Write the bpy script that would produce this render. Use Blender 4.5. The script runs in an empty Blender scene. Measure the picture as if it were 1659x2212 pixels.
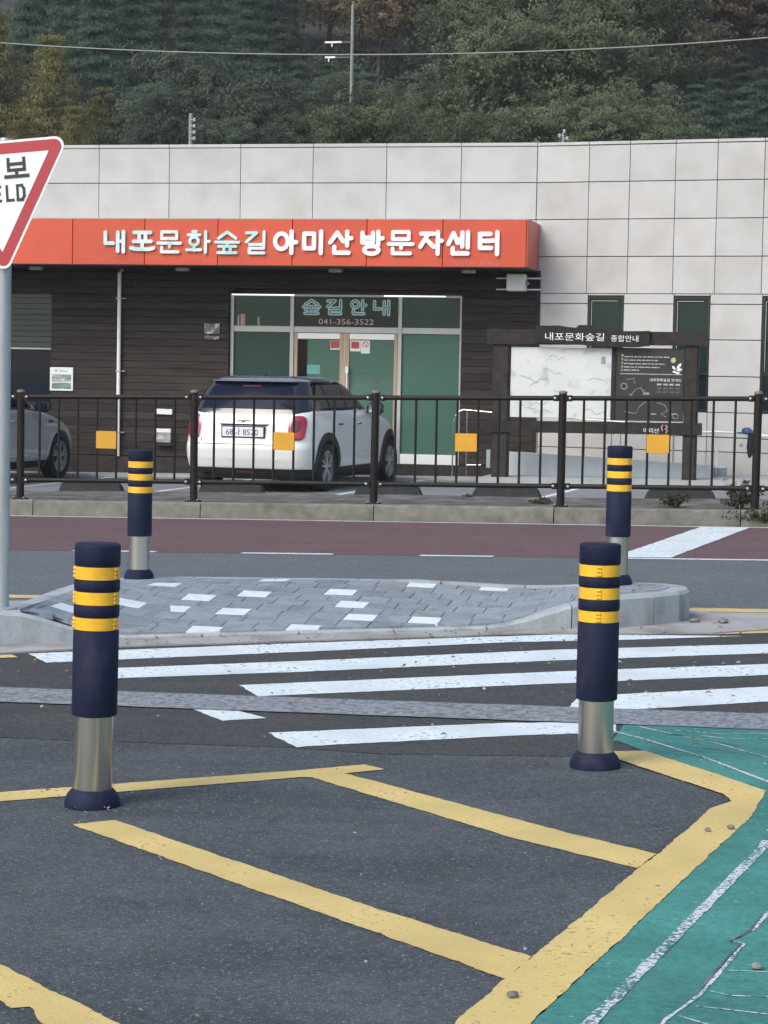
import bpy, bmesh, math, random
from mathutils import Matrix, Vector, noise
R = math.radians
random.seed(7)
scene = bpy.context.scene
COL = scene.collection

# ------------------------------------------------------------------ camera, sky, sun, exposure
# Site frame: +X runs along the road to the right, +Y away from the road towards the building, Z up.
cam_data = bpy.data.cameras.new('camera')
cam = bpy.data.objects.new('camera', cam_data)
COL.objects.link(cam)
cam_data.sensor_fit = 'HORIZONTAL'
cam_data.sensor_width = 36.0
cam_data.lens = 36.0 * 4600 / 1659
cam_data.clip_end = 2000
cam.matrix_world = (Matrix.Translation((0, 0, 1.55)) @ Matrix.Rotation(R(12.5), 4, 'Z')
                    @ Matrix.Rotation(R(90) - math.atan(301 / 4600), 4, 'X') @ Matrix.Rotation(R(1.05), 4, 'Z'))
scene.camera = cam

SUN_EL, SUN_AZ = 44.0, 212.0     # azimuth: clockwise from +Y, where the light comes from
world = bpy.data.worlds.new('World'); scene.world = world; world.use_nodes = True
wn = world.node_tree
sky = wn.nodes.new('ShaderNodeTexSky'); sky.sky_type = 'NISHITA'; sky.sun_disc = False
sky.sun_elevation = R(SUN_EL); sky.sun_rotation = R(SUN_AZ)
sky.dust_density = 2.0; sky.air_density = 1.0; sky.ozone_density = 0.15
wn.links.new(sky.outputs['Color'], wn.nodes['Background'].inputs['Color'])
wn.nodes['Background'].inputs['Strength'].default_value = 0.14
sd = bpy.data.lights.new('sun', 'SUN'); sd.energy = 1.2; sd.angle = R(32); sd.color = (1.0, 0.97, 0.93)
sun = bpy.data.objects.new('sun', sd); COL.objects.link(sun)
az, el = R(SUN_AZ), R(SUN_EL)
sun.rotation_euler = Vector((math.sin(az) * math.cos(el), math.cos(az) * math.cos(el), math.sin(el))).to_track_quat('Z', 'Y').to_euler()
scene.view_settings.view_transform = 'Standard'
scene.view_settings.look = 'None'
scene.view_settings.gamma = 1.0
scene.view_settings.exposure = 0.74
scene.view_settings.use_curve_mapping = False
scene.cycles.max_bounces = 6; scene.cycles.diffuse_bounces = 3; scene.cycles.glossy_bounces = 3; scene.cycles.transmission_bounces = 3; scene.cycles.transparent_max_bounces = 6; scene.cycles.volume_bounces = 0; scene.cycles.adaptive_threshold = 0.02

# ------------------------------------------------------------------ helpers
GRADE = 0.0175
def G(s):                       # the road climbs gently to the right
    return GRADE * max(-22.0, min(22.0, s))

class MB:
    def __init__(self): self.v = []; self.f = []; self.m = []
    def add(self, vs, fs, mi=0):
        o = len(self.v); self.v += [tuple(p) for p in vs]
        self.f += [tuple(i + o for i in q) for q in fs]; self.m += [mi] * len(fs)
    def box(self, x0, x1, y0, y1, z0, z1, c=0.0, mi=0):
        if c <= 0:
            vs = [(x, y, z) for z in (z0, z1) for y in (y0, y1) for x in (x0, x1)]
            fs = [(0, 2, 3, 1), (4, 5, 7, 6), (0, 1, 5, 4), (2, 6, 7, 3), (0, 4, 6, 2), (1, 3, 7, 5)]
            self.add(vs, fs, mi); return
        bm = bmesh.new(); bmesh.ops.create_cube(bm, size=1)
        for v in bm.verts:
            v.co = ((x0 + x1) / 2 + v.co.x * (x1 - x0), (y0 + y1) / 2 + v.co.y * (y1 - y0), (z0 + z1) / 2 + v.co.z * (z1 - z0))
        bmesh.ops.bevel(bm, geom=list(bm.edges), offset=c, segments=1, affect='EDGES')
        self.bm(bm, mi)
    def bm(self, bm, mi=0):
        bm.verts.index_update()
        self.add([v.co.copy() for v in bm.verts], [tuple(v.index for v in f.verts) for f in bm.faces], mi); bm.free()
    def prism(self, poly, lo, hi, mi=0):      # poly: (x,y); lo/hi: z or f(x,y)
        fl = lo if callable(lo) else (lambda x, y: lo); fh = hi if callable(hi) else (lambda x, y: hi)
        n = len(poly)
        a = sum(poly[i][0] * poly[(i + 1) % n][1] - poly[(i + 1) % n][0] * poly[i][1] for i in range(n))
        if a < 0: poly = poly[::-1]
        vs = [(x, y, fl(x, y)) for x, y in poly] + [(x, y, fh(x, y)) for x, y in poly]
        fs = [tuple(range(n - 1, -1, -1)), tuple(range(n, 2 * n))] + [(i, (i + 1) % n, n + (i + 1) % n, n + i) for i in range(n)]
        self.add(vs, fs, mi)
    def vprism(self, poly, y0, y1, mi=0):     # poly in (x,z), extruded along y
        n = len(poly)
        a = sum(poly[i][0] * poly[(i + 1) % n][1] - poly[(i + 1) % n][0] * poly[i][1] for i in range(n))
        if a < 0: poly = poly[::-1]
        vs = [(x, y0, z) for x, z in poly] + [(x, y1, z) for x, z in poly]
        fs = [tuple(range(n)), tuple(range(2 * n - 1, n - 1, -1))] + [(i, n + i, n + (i + 1) % n, (i + 1) % n) for i in range(n)]
        self.add(vs, fs, mi)
    def sheet(self, poly, zf, mi=0):
        n = len(poly)
        a = sum(poly[i][0] * poly[(i + 1) % n][1] - poly[(i + 1) % n][0] * poly[i][1] for i in range(n))
        if a < 0: poly = poly[::-1]
        self.add([(x, y, zf(x, y)) for x, y in poly], [tuple(range(n))], mi)
    def lathe(self, prof, n=24, c=(0, 0, 0), axis='Z', mi=0, cap=True):
        vs = []; fs = []
        for r, h in prof:
            for k in range(n):
                a = 2 * math.pi * k / n; x, y = r * math.cos(a), r * math.sin(a)
                vs.append((c[0] + x, c[1] + y, c[2] + h) if axis == 'Z' else (c[0] + h, c[1] + x, c[2] + y) if axis == 'X' else (c[0] + x, c[1] + h, c[2] + y))
        for j in range(len(prof) - 1):
            for k in range(n):
                a, b = j * n + k, j * n + (k + 1) % n
                fs.append((a, b, b + n, a + n) if axis != 'Y' else (a, a + n, b + n, b))
        if cap:
            fs.append(tuple(range(n - 1, -1, -1)) if axis != 'Y' else tuple(range(n)))
            L = (len(prof) - 1) * n
            fs.append(tuple(range(L, L + n)) if axis != 'Y' else tuple(range(L + n - 1, L - 1, -1)))
        self.add(vs, fs, mi)
    def tube(self, path, r, n=8, mi=0):
        pts = [Vector(p) for p in path]; rings = []
        for i, p in enumerate(pts):
            d = (pts[min(i + 1, len(pts) - 1)] - pts[max(i - 1, 0)]).normalized()
            u = d.cross(Vector((0, 0, 1)) if abs(d.z) < 0.9 else Vector((1, 0, 0))).normalized(); w = u.cross(d)
            rr = r[i] if isinstance(r, (list, tuple)) else r
            rings.append([p + (u * math.cos(2 * math.pi * k / n) + w * math.sin(2 * math.pi * k / n)) * rr for k in range(n)])
        vs = [q for g in rings for q in g]; fs = []
        for j in range(len(rings) - 1):
            for k in range(n):
                a, b = j * n + k, j * n + (k + 1) % n; fs.append((a, a + n, b + n, b))
        fs.append(tuple(range(n))); L = (len(rings) - 1) * n; fs.append(tuple(range(L + n - 1, L - 1, -1)))
        self.add(vs, fs, mi)
    def mesh(self, name, mats, smooth=False, sharp=35):
        me = bpy.data.meshes.new(name); me.from_pydata(self.v, [], self.f)
        for m in (mats if isinstance(mats, (list, tuple)) else [mats]): me.materials.append(m)
        if any(self.m): me.polygons.foreach_set('material_index', self.m)
        me.validate()
        if smooth:
            me.polygons.foreach_set('use_smooth', [True] * len(me.polygons))
            me.set_sharp_from_angle(angle=R(sharp))
        me.update(); return me

def link(name, data, parent=None, loc=None, rot=None):
    o = bpy.data.objects.new(name, data); COL.objects.link(o)
    if parent is not None: o.parent = parent
    if loc is not None: o.location = loc
    if rot is not None: o.rotation_euler = rot
    return o
def wloc(p):
    l = Vector((0, 0, 0))
    while p is not None: l += Vector(p.location); p = p.parent
    return l
def part(name, mb, mat, parent, smooth=False, local=False, label=None, kind=None, sharp=35):
    """a mesh part; vertices are in site coordinates unless local"""
    if not local:
        l = wloc(parent); mb.v = [(x - l.x, y - l.y, z - l.z) for x, y, z in mb.v]
    o = link(name, mb.mesh(name, mat, smooth, sharp), parent)
    if label: o['label'] = label
    if kind: o['kind'] = kind
    return o
def thing(name, label, cat, loc=(0, 0, 0), group=None, rotz=0):
    o = link(name, None, None, loc, (0, 0, rotz)); o.empty_display_size = 0.2
    o['label'] = label; o['category'] = cat
    if group: o['group'] = group
    return o
def solo(name, mb, mat, label, cat, loc=(0, 0, 0), group=None, smooth=False, sharp=35):
    mb.v = [(x - loc[0], y - loc[1], z - loc[2]) for x, y, z in mb.v]
    o = link(name, mb.mesh(name, mat, smooth, sharp), None, loc)
    o['label'] = label; o['category'] = cat
    if group: o['group'] = group
    return o
def struct(name, mb, mat, label=None, kind='structure', smooth=False):
    o = link(name, mb.mesh(name, mat, smooth)); o['kind'] = kind
    if label: o['label'] = label
    return o
def copy_tree(o, parent=None):
    c = o.copy(); COL.objects.link(c); c.parent = parent
    for ch in list(o.children): copy_tree(ch, c)
    return c
def jag(poly, amp=0.006, step=0.05):
    out = []; n = len(poly)
    for i in range(n):
        a, b = Vector(poly[i]), Vector(poly[(i + 1) % n]); d = b - a; L = d.length
        k = max(1, int(L / step)); nn = Vector((-d.y, d.x)) / max(L, 1e-6)
        for j in range(k):
            p = a + d * (j / k)
            q = noise.noise((p.x * 9, p.y * 9, 3.1)) * 0.8 + random.uniform(-.5, .5) * 0.7
            if j: p = p + nn * amp * q
            out.append((p.x, p.y))
    return out
def text_mesh(body, x0, x1, z0, z1, mat, depth=0.002, keep=False):
    c = bpy.data.curves.new('txt', 'FONT'); c.body = body; c.resolution_u = 3
    o = bpy.data.objects.new('txt', c); COL.objects.link(o)
    dg = bpy.context.evaluated_depsgraph_get(); me = bpy.data.meshes.new_from_object(o.evaluated_get(dg))
    bpy.data.objects.remove(o); bpy.data.curves.remove(c)
    xs = [v.co.x for v in me.vertices]; ys = [v.co.y for v in me.vertices]
    sx = (x1 - x0) / max(1e-6, max(xs) - min(xs)); sy = (z1 - z0) / max(1e-6, max(ys) - min(ys))
    if keep: sx = sy = min(sx, sy)
    mx, my = min(xs), min(ys)
    for v in me.vertices: v.co = (x0 + (v.co.x - mx) * sx, -depth, z0 + (v.co.y - my) * sy)
    me.materials.clear(); me.materials.append(mat); return me
def text_part(name, body, box, t, mat, parent, depth=0.002, keep=False):
    me = text_mesh(body, *box, mat, depth, keep); l = wloc(parent)
    for v in me.vertices: v.co = (v.co.x - l.x, v.co.y + t - l.y, v.co.z - l.z)
    return link(name, me, parent)

# stroke-built lettering: polylines in a unit box, round caps, each stroke a hair deeper than the last
def strokes(mb, st, x0, x1, z0, z1, y, th, depth, sq=False, mi=0):
    i = 0
    def P(p): return Vector((x0 + th / 2 + p[0] * (x1 - x0 - th), z0 + th / 2 + p[1] * (z1 - z0 - th)))
    for s in st:
        if s[0] == 'O':
            _, cx, cy, rx, ry = s; c = P((cx, cy)); ax = rx * (x1 - x0 - th); ay = ry * (z1 - z0 - th); n = 22
            yy = y - depth - i * .0006; i += 1
            o = [(c.x + (ax + th / 2) * math.cos(2 * math.pi * k / n), c.y + (ay + th / 2) * math.sin(2 * math.pi * k / n)) for k in range(n)]
            q = [(c.x + (ax - th / 2) * math.cos(2 * math.pi * k / n), c.y + (ay - th / 2) * math.sin(2 * math.pi * k / n)) for k in range(n)]
            vs = [(a, yy, b) for a, b in o] + [(a, yy, b) for a, b in q] + [(a, y, b) for a, b in o] + [(a, y, b) for a, b in q]
            fs = []
            for k in range(n):
                k2 = (k + 1) % n
                fs += [(k, k2, n + k2, n + k), (k, 2 * n + k, 2 * n + k2, k2), (n + k, n + k2, 3 * n + k2, 3 * n + k)]
            mb.add(vs, fs, mi); continue
        for a, b in zip(s[:-1], s[1:]):
            A, B = P(a), P(b); d = (B - A); d = d.normalized() if d.length > 1e-6 else Vector((1, 0)); n = Vector((-d.y, d.x)); r = th / 2; poly = []
            if sq:
                A2, B2 = A - d * r, B + d * r; poly = [A2 + n * r, A2 - n * r, B2 - n * r, B2 + n * r]
            else:
                for k in range(7): an = math.pi / 2 + math.pi * k / 6; poly.append(A + (d * math.cos(an) + n * math.sin(an)) * r)
                for k in range(7): an = -math.pi / 2 + math.pi * k / 6; poly.append(B + (d * math.cos(an) + n * math.sin(an)) * r)
            mb.vprism([(p.x, p.y) for p in poly], y - depth - i * .0006, y, mi); i += 1
GL = {
 'nae': [[(.03,.97),(.03,.42),(.44,.42)], [(.68,.97),(.68,.03)], [(.98,1),(.98,0)], [(.68,.52),(.98,.52)]],
 'po': [[(.14,.96),(.86,.96)], [(.36,.9),(.36,.55)], [(.64,.9),(.64,.55)], [(.12,.52),(.88,.52)], [(.5,.5),(.5,.18)], [(0,.2),(.2,.13),(.8,.13),(1,.2)]],
 'mun': [[(.17,.98),(.83,.98),(.83,.66),(.17,.66),(.17,.98)], [(0,.44),(1,.44)], [(.52,.44),(.52,.26)], [(.17,.24),(.17,.02),(.9,.02)]],
 'hwa': [[(.27,1),(.42,1)], [(.06,.84),(.58,.84)], ('O',.33,.54,.19,.19), [(.33,.34),(.33,.1)], [(0,.13),(.62,.13)], [(.84,1),(.84,0)], [(.84,.53),(1,.53)]],
 'sup': [[(.12,.68),(.5,.98),(.88,.68)], [(0,.5),(1,.5)], [(.5,.5),(.5,.3)], [(.12,.3),(.88,.3)], [(.36,.3),(.36,.05)], [(.64,.3),(.64,.05)], [(.1,.0),(.9,.0)]],
 'gil': [[(.02,.95),(.56,.95),(.02,.52)], [(.96,1),(.96,.45)], [(.18,.4),(.95,.4),(.95,.22),(.18,.22),(.18,.0),(.98,.0)]],
 'a': [('O',.3,.54,.3,.36), [(.78,1),(.78,0)], [(.78,.5),(1,.5)]],
 'mi': [[(.02,.9),(.58,.9),(.58,.22),(.02,.22),(.02,.9)], [(.98,1),(.98,0)]],
 'san': [[(.0,.5),(.33,.95),(.62,.55)], [(.8,1),(.8,.36)], [(.8,.7),(1,.7)], [(.2,.3),(.2,.02),(.88,.02)]],
 'bang': [[(.04,.95),(.04,.5)], [(.54,.95),(.54,.5)], [(.04,.73),(.54,.73)], [(.04,.5),(.54,.5)], [(.8,1),(.8,.4)], [(.8,.7),(1,.7)], ('O',.48,.16,.34,.18)],
 'ja': [[(.04,.92),(.62,.92)], [(.36,.9),(.0,.32)], [(.34,.6),(.62,.32)], [(.82,1),(.82,0)], [(.82,.6),(1,.6)]],
 'sen': [[(.0,.45),(.25,.95),(.46,.5)], [(.46,.66),(.66,.66)], [(.68,.98),(.68,.34)], [(.95,1),(.95,.3)], [(.22,.26),(.22,.02),(.95,.02)]],
 'teo': [[(.04,.92),(.6,.92)], [(.06,.92),(.06,.28)], [(.06,.6),(.55,.6)], [(.06,.28),(.64,.28)], [(.66,.62),(.92,.62)], [(.97,1),(.97,0)]],
 'an': [('O',.28,.72,.25,.24), [(.78,1),(.78,.32)], [(.78,.66),(1,.66)], [(.15,.28),(.15,.02),(.88,.02)]],
 'bo': [[(.14,1),(.14,.38),(.86,.38),(.86,1)], [(.14,.72),(.86,.72)], [(.5,.36),(.5,.04)], [(0,.02),(1,.02)]],
 'yang': [('O',.28,.72,.24,.22), [(.8,1),(.8,.38)], [(.8,.82),(1,.82)], [(.8,.6),(1,.6)], ('O',.52,.16,.3,.16)],
 'Y': [[(0,1),(.5,.5),(1,1)], [(.5,.5),(.5,0)]], 'I': [[(.5,1),(.5,0)]],
 'E': [[(1,1),(0,1),(0,0),(1,0)], [(0,.5),(.85,.5)]], 'L': [[(0,1),(0,0),(1,0)]], 'D': [[(0,0),(0,1),(.7,1),(1,.75),(1,.25),(.7,0),(0,0)]],
}

# ------------------------------------------------------------------ materials
def nt(name):
    m = bpy.data.materials.new(name); m.use_nodes = True; t = m.node_tree
    return m, t, t.nodes['Principled BSDF'], t.nodes.new
def pm(name, col, rough=0.6, metal=0.0, var=0.0, vs=4.0, bump=0.0, bs=60.0, rnd=0.0, coat=0.0, spec=0.5, col2=None, c2s=1.5, c2a=0.5, c2b=0.65, stretch=None, pos=False):
    """plain procedural material: colour varied by noise and per object, optional second colour in stains, fine bump"""
    m, t, b, N = nt(name); L = t.links.new
    b.inputs['Roughness'].default_value = rough; b.inputs['Metallic'].default_value = metal
    b.inputs['Coat Weight'].default_value = coat; b.inputs['Coat Roughness'].default_value = 0.06; b.inputs['Specular IOR Level'].default_value = spec
    b.inputs['Base Color'].default_value = (*col, 1)
    if pos: co = N('ShaderNodeNewGeometry').outputs['Position']
    else: co = N('ShaderNodeTexCoord').outputs['Object']
    oi = N('ShaderNodeObjectInfo')
    if rnd or not pos:
        off = N('ShaderNodeVectorMath'); off.operation = 'MULTIPLY_ADD'; L(oi.outputs['Random'], off.inputs[0]); off.inputs[1].default_value = (37, 53, 71) if not pos else (0, 0, 0); L(co, off.inputs[2]); co = off.outputs[0]
    if stretch:
        mp = N('ShaderNodeMapping'); mp.inputs['Scale'].default_value = stretch; L(co, mp.inputs['Vector']); co = mp.outputs[0]
    cur = None
    if col2:
        n2 = N('ShaderNodeTexNoise'); n2.inputs['Scale'].default_value = c2s; n2.inputs['Detail'].default_value = 6; L(co, n2.inputs['Vector'])
        r = N('ShaderNodeMapRange'); r.inputs[1].default_value = c2a; r.inputs[2].default_value = c2b; L(n2.outputs['Fac'], r.inputs[0])
        mx = N('ShaderNodeMix'); mx.data_type = 'RGBA'; mx.inputs[6].default_value = (*col, 1); mx.inputs[7].default_value = (*col2, 1); L(r.outputs[0], mx.inputs[0]); cur = mx.outputs[2]
    if var or rnd:
        no = N('ShaderNodeTexNoise'); no.inputs['Scale'].default_value = vs; no.inputs['Detail'].default_value = 5; L(co, no.inputs['Vector'])
        r = N('ShaderNodeMapRange'); r.inputs[1].default_value = .25; r.inputs[2].default_value = .75; r.inputs[3].default_value = 1 - var; r.inputs[4].default_value = 1 + var; L(no.outputs['Fac'], r.inputs[0])
        r2 = N('ShaderNodeMapRange'); r2.inputs[3].default_value = 1 - rnd; r2.inputs[4].default_value = 1 + rnd; L(oi.outputs['Random'], r2.inputs[0])
        mu = N('ShaderNodeMath'); mu.operation = 'MULTIPLY'; L(r.outputs[0], mu.inputs[0]); L(r2.outputs[0], mu.inputs[1])
        sc = N('ShaderNodeVectorMath'); sc.operation = 'SCALE'
        if cur: L(cur, sc.inputs[0])
        else: sc.inputs[0].default_value = col
        L(mu.outputs[0], sc.inputs['Scale']); cur = sc.outputs[0]
    if cur: L(cur, b.inputs['Base Color'])
    if bump:
        nb = N('ShaderNodeTexNoise'); nb.inputs['Scale'].default_value = bs; nb.inputs['Detail'].default_value = 4; L(co, nb.inputs['Vector'])
        bp = N('ShaderNodeBump'); bp.inputs['Strength'].default_value = bump; bp.inputs['Distance'].default_value = 0.01; L(nb.outputs['Fac'], bp.inputs['Height']); L(bp.outputs[0], b.inputs['Normal'])
    return m
def asphalt(name, col, grain=130.0, contrast=0.55, patch=0.12, bump=0.6, rough=0.8, light=0.05):
    m, t, b, N = nt(name); L = t.links.new; b.inputs['Roughness'].default_value = rough; b.inputs['Specular IOR Level'].default_value = 0.35
    co = N('ShaderNodeNewGeometry').outputs['Position']
    vo = N('ShaderNodeTexVoronoi'); vo.inputs['Scale'].default_value = grain; L(co, vo.inputs['Vector'])
    sp = N('ShaderNodeSeparateColor'); L(vo.outputs['Color'], sp.inputs[0])
    g1 = N('ShaderNodeMapRange'); g1.inputs[3].default_value = 1 - contrast; g1.inputs[4].default_value = 1 + contrast; L(sp.outputs[0], g1.inputs[0])
    n2 = N('ShaderNodeTexNoise'); n2.inputs['Scale'].default_value = 1.1; n2.inputs['Detail'].default_value = 7; n2.inputs['Roughness'].default_value = .65; L(co, n2.inputs['Vector'])
    g2 = N('ShaderNodeMapRange'); g2.inputs[1].default_value = .3; g2.inputs[2].default_value = .7; g2.inputs[3].default_value = 1 - patch; g2.inputs[4].default_value = 1 + patch; L(n2.outputs['Fac'], g2.inputs[0])
    n3 = N('ShaderNodeTexNoise'); n3.inputs['Scale'].default_value = 22; n3.inputs['Detail'].default_value = 4; L(co, n3.inputs['Vector'])
    g3 = N('ShaderNodeMapRange'); g3.inputs[1].default_value = .3; g3.inputs[2].default_value = .7; g3.inputs[3].default_value = .86; g3.inputs[4].default_value = 1.14; L(n3.outputs['Fac'], g3.inputs[0])
    m1 = N('ShaderNodeMath'); m1.operation = 'MULTIPLY'; L(g1.outputs[0], m1.inputs[0]); L(g2.outputs[0], m1.inputs[1])
    m2 = N('ShaderNodeMath'); m2.operation = 'MULTIPLY'; L(m1.outputs[0], m2.inputs[0]); L(g3.outputs[0], m2.inputs[1])
    mp = N('ShaderNodeMapping'); mp.inputs['Scale'].default_value = (.55, 3.2, 1); mp.inputs['Rotation'].default_value = (0, 0, .35); L(co, mp.inputs['Vector'])      # long tyre-swept streaks
    n5 = N('ShaderNodeTexNoise'); n5.inputs['Scale'].default_value = 1.3; n5.inputs['Detail'].default_value = 5; L(mp.outputs[0], n5.inputs['Vector'])
    g5 = N('ShaderNodeMapRange'); g5.inputs[1].default_value = .35; g5.inputs[2].default_value = .7; g5.inputs[3].default_value = 1 + patch * .35; g5.inputs[4].default_value = 1 - patch * .55; L(n5.outputs['Fac'], g5.inputs[0])
    m3 = N('ShaderNodeMath'); m3.operation = 'MULTIPLY'; L(m2.outputs[0], m3.inputs[0]); L(g5.outputs[0], m3.inputs[1]); m2 = m3
    sc = N('ShaderNodeVectorMath'); sc.operation = 'SCALE'; sc.inputs[0].default_value = col; L(m2.outputs[0], sc.inputs['Scale'])
    th = N('ShaderNodeMath'); th.operation = 'GREATER_THAN'; th.inputs[1].default_value = 1 - light; L(sp.outputs[1], th.inputs[0])
    mx = N('ShaderNodeMix'); mx.data_type = 'RGBA'; L(th.outputs[0], mx.inputs[0]); L(sc.outputs[0], mx.inputs[6]); mx.inputs[7].default_value = (min(1, col[0] * 2.4), min(1, col[1] * 2.4), min(1, col[2] * 2.3), 1)
    L(mx.outputs[2], b.inputs['Base Color'])
    bp = N('ShaderNodeBump'); bp.inputs['Strength'].default_value = bump; bp.inputs['Distance'].default_value = 0.004; L(vo.outputs['Distance'], bp.inputs['Height']); L(bp.outputs[0], b.inputs['Normal'])
    return m
def paint(name, col, under, wear=0.62, fine=40.0, rough=0.65, var=0.10):
    """road paint worn through to the asphalt in small chips"""
    m, t, b, N = nt(name); L = t.links.new; b.inputs['Roughness'].default_value = rough; b.inputs['Specular IOR Level'].default_value = 0.3
    co = N('ShaderNodeNewGeometry').outputs['Position']
    n1 = N('ShaderNodeTexNoise'); n1.inputs['Scale'].default_value = fine; n1.inputs['Detail'].default_value = 8; n1.inputs['Roughness'].default_value = .7; L(co, n1.inputs['Vector'])
    n2 = N('ShaderNodeTexNoise'); n2.inputs['Scale'].default_value = 2.3; n2.inputs['Detail'].default_value = 4; L(co, n2.inputs['Vector'])
    ad = N('ShaderNodeMath'); ad.operation = 'MULTIPLY_ADD'; L(n2.outputs['Fac'], ad.inputs[0]); ad.inputs[1].default_value = .35; L(n1.outputs['Fac'], ad.inputs[2])
    r = N('ShaderNodeMapRange'); r.inputs[1].default_value = wear + .18; r.inputs[2].default_value = wear + .24; L(ad.outputs[0], r.inputs[0])
    g = N('ShaderNodeMapRange'); g.inputs[1].default_value = .3; g.inputs[2].default_value = .7; g.inputs[3].default_value = 1 - var; g.inputs[4].default_value = 1 + var; L(n2.outputs['Fac'], g.inputs[0])
    n4 = N('ShaderNodeTexNoise'); n4.inputs['Scale'].default_value = 110; n4.inputs['Detail'].default_value = 3; L(co, n4.inputs['Vector'])
    g4 = N('ShaderNodeMapRange'); g4.inputs[1].default_value = .3; g4.inputs[2].default_value = .7; g4.inputs[3].default_value = .93; g4.inputs[4].default_value = 1.05; L(n4.outputs['Fac'], g4.inputs[0])
    gm = N('ShaderNodeMath'); gm.operation = 'MULTIPLY'; L(g.outputs[0], gm.inputs[0]); L(g4.outputs[0], gm.inputs[1])
    sc = N('ShaderNodeVectorMath'); sc.operation = 'SCALE'; sc.inputs[0].default_value = col; L(gm.outputs[0], sc.inputs['Scale'])
    mx = N('ShaderNodeMix'); mx.data_type = 'RGBA'; L(r.outputs[0], mx.inputs[0]); L(sc.outputs[0], mx.inputs[6]); mx.inputs[7].default_value = (*under, 1)
    L(mx.outputs[2], b.inputs['Base Color'])
    bp = N('ShaderNodeBump'); bp.inputs['Strength'].default_value = .35; bp.inputs['Distance'].default_value = 0.004; L(n4.outputs['Fac'], bp.inputs['Height']); L(bp.outputs[0], b.inputs['Normal'])
    return m
def leafmat(name, c1, c2, rnd=0.35):
    m, t, b, N = nt(name); L = t.links.new; b.inputs['Roughness'].default_value = .7; b.inputs['Specular IOR Level'].default_value = .2
    at = N('ShaderNodeAttribute'); at.attribute_name = 'tint'
    oi = N('ShaderNodeObjectInfo')
    mx = N('ShaderNodeMix'); mx.data_type = 'RGBA'; L(at.outputs['Fac'], mx.inputs[0]); mx.inputs[6].default_value = (*c1, 1); mx.inputs[7].default_value = (*c2, 1)
    r = N('ShaderNodeMapRange'); r.inputs[3].default_value = 1 - rnd; r.inputs[4].default_value = 1 + rnd; L(oi.outputs['Random'], r.inputs[0])
    sc = N('ShaderNodeVectorMath'); sc.operation = 'SCALE'; L(mx.outputs[2], sc.inputs[0]); L(r.outputs[0], sc.inputs['Scale']); L(sc.outputs[0], b.inputs['Base Color'])
    tr = N('ShaderNodeBsdfTranslucent'); L(sc.outputs[0], tr.inputs['Color']); ms = N('ShaderNodeMixShader'); ms.inputs[0].default_value = .35
    L(b.outputs[0], ms.inputs[1]); L(tr.outputs[0], ms.inputs[2]); L(ms.outputs[0], t.nodes['Material Output'].inputs['Surface'])
    return m

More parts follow.
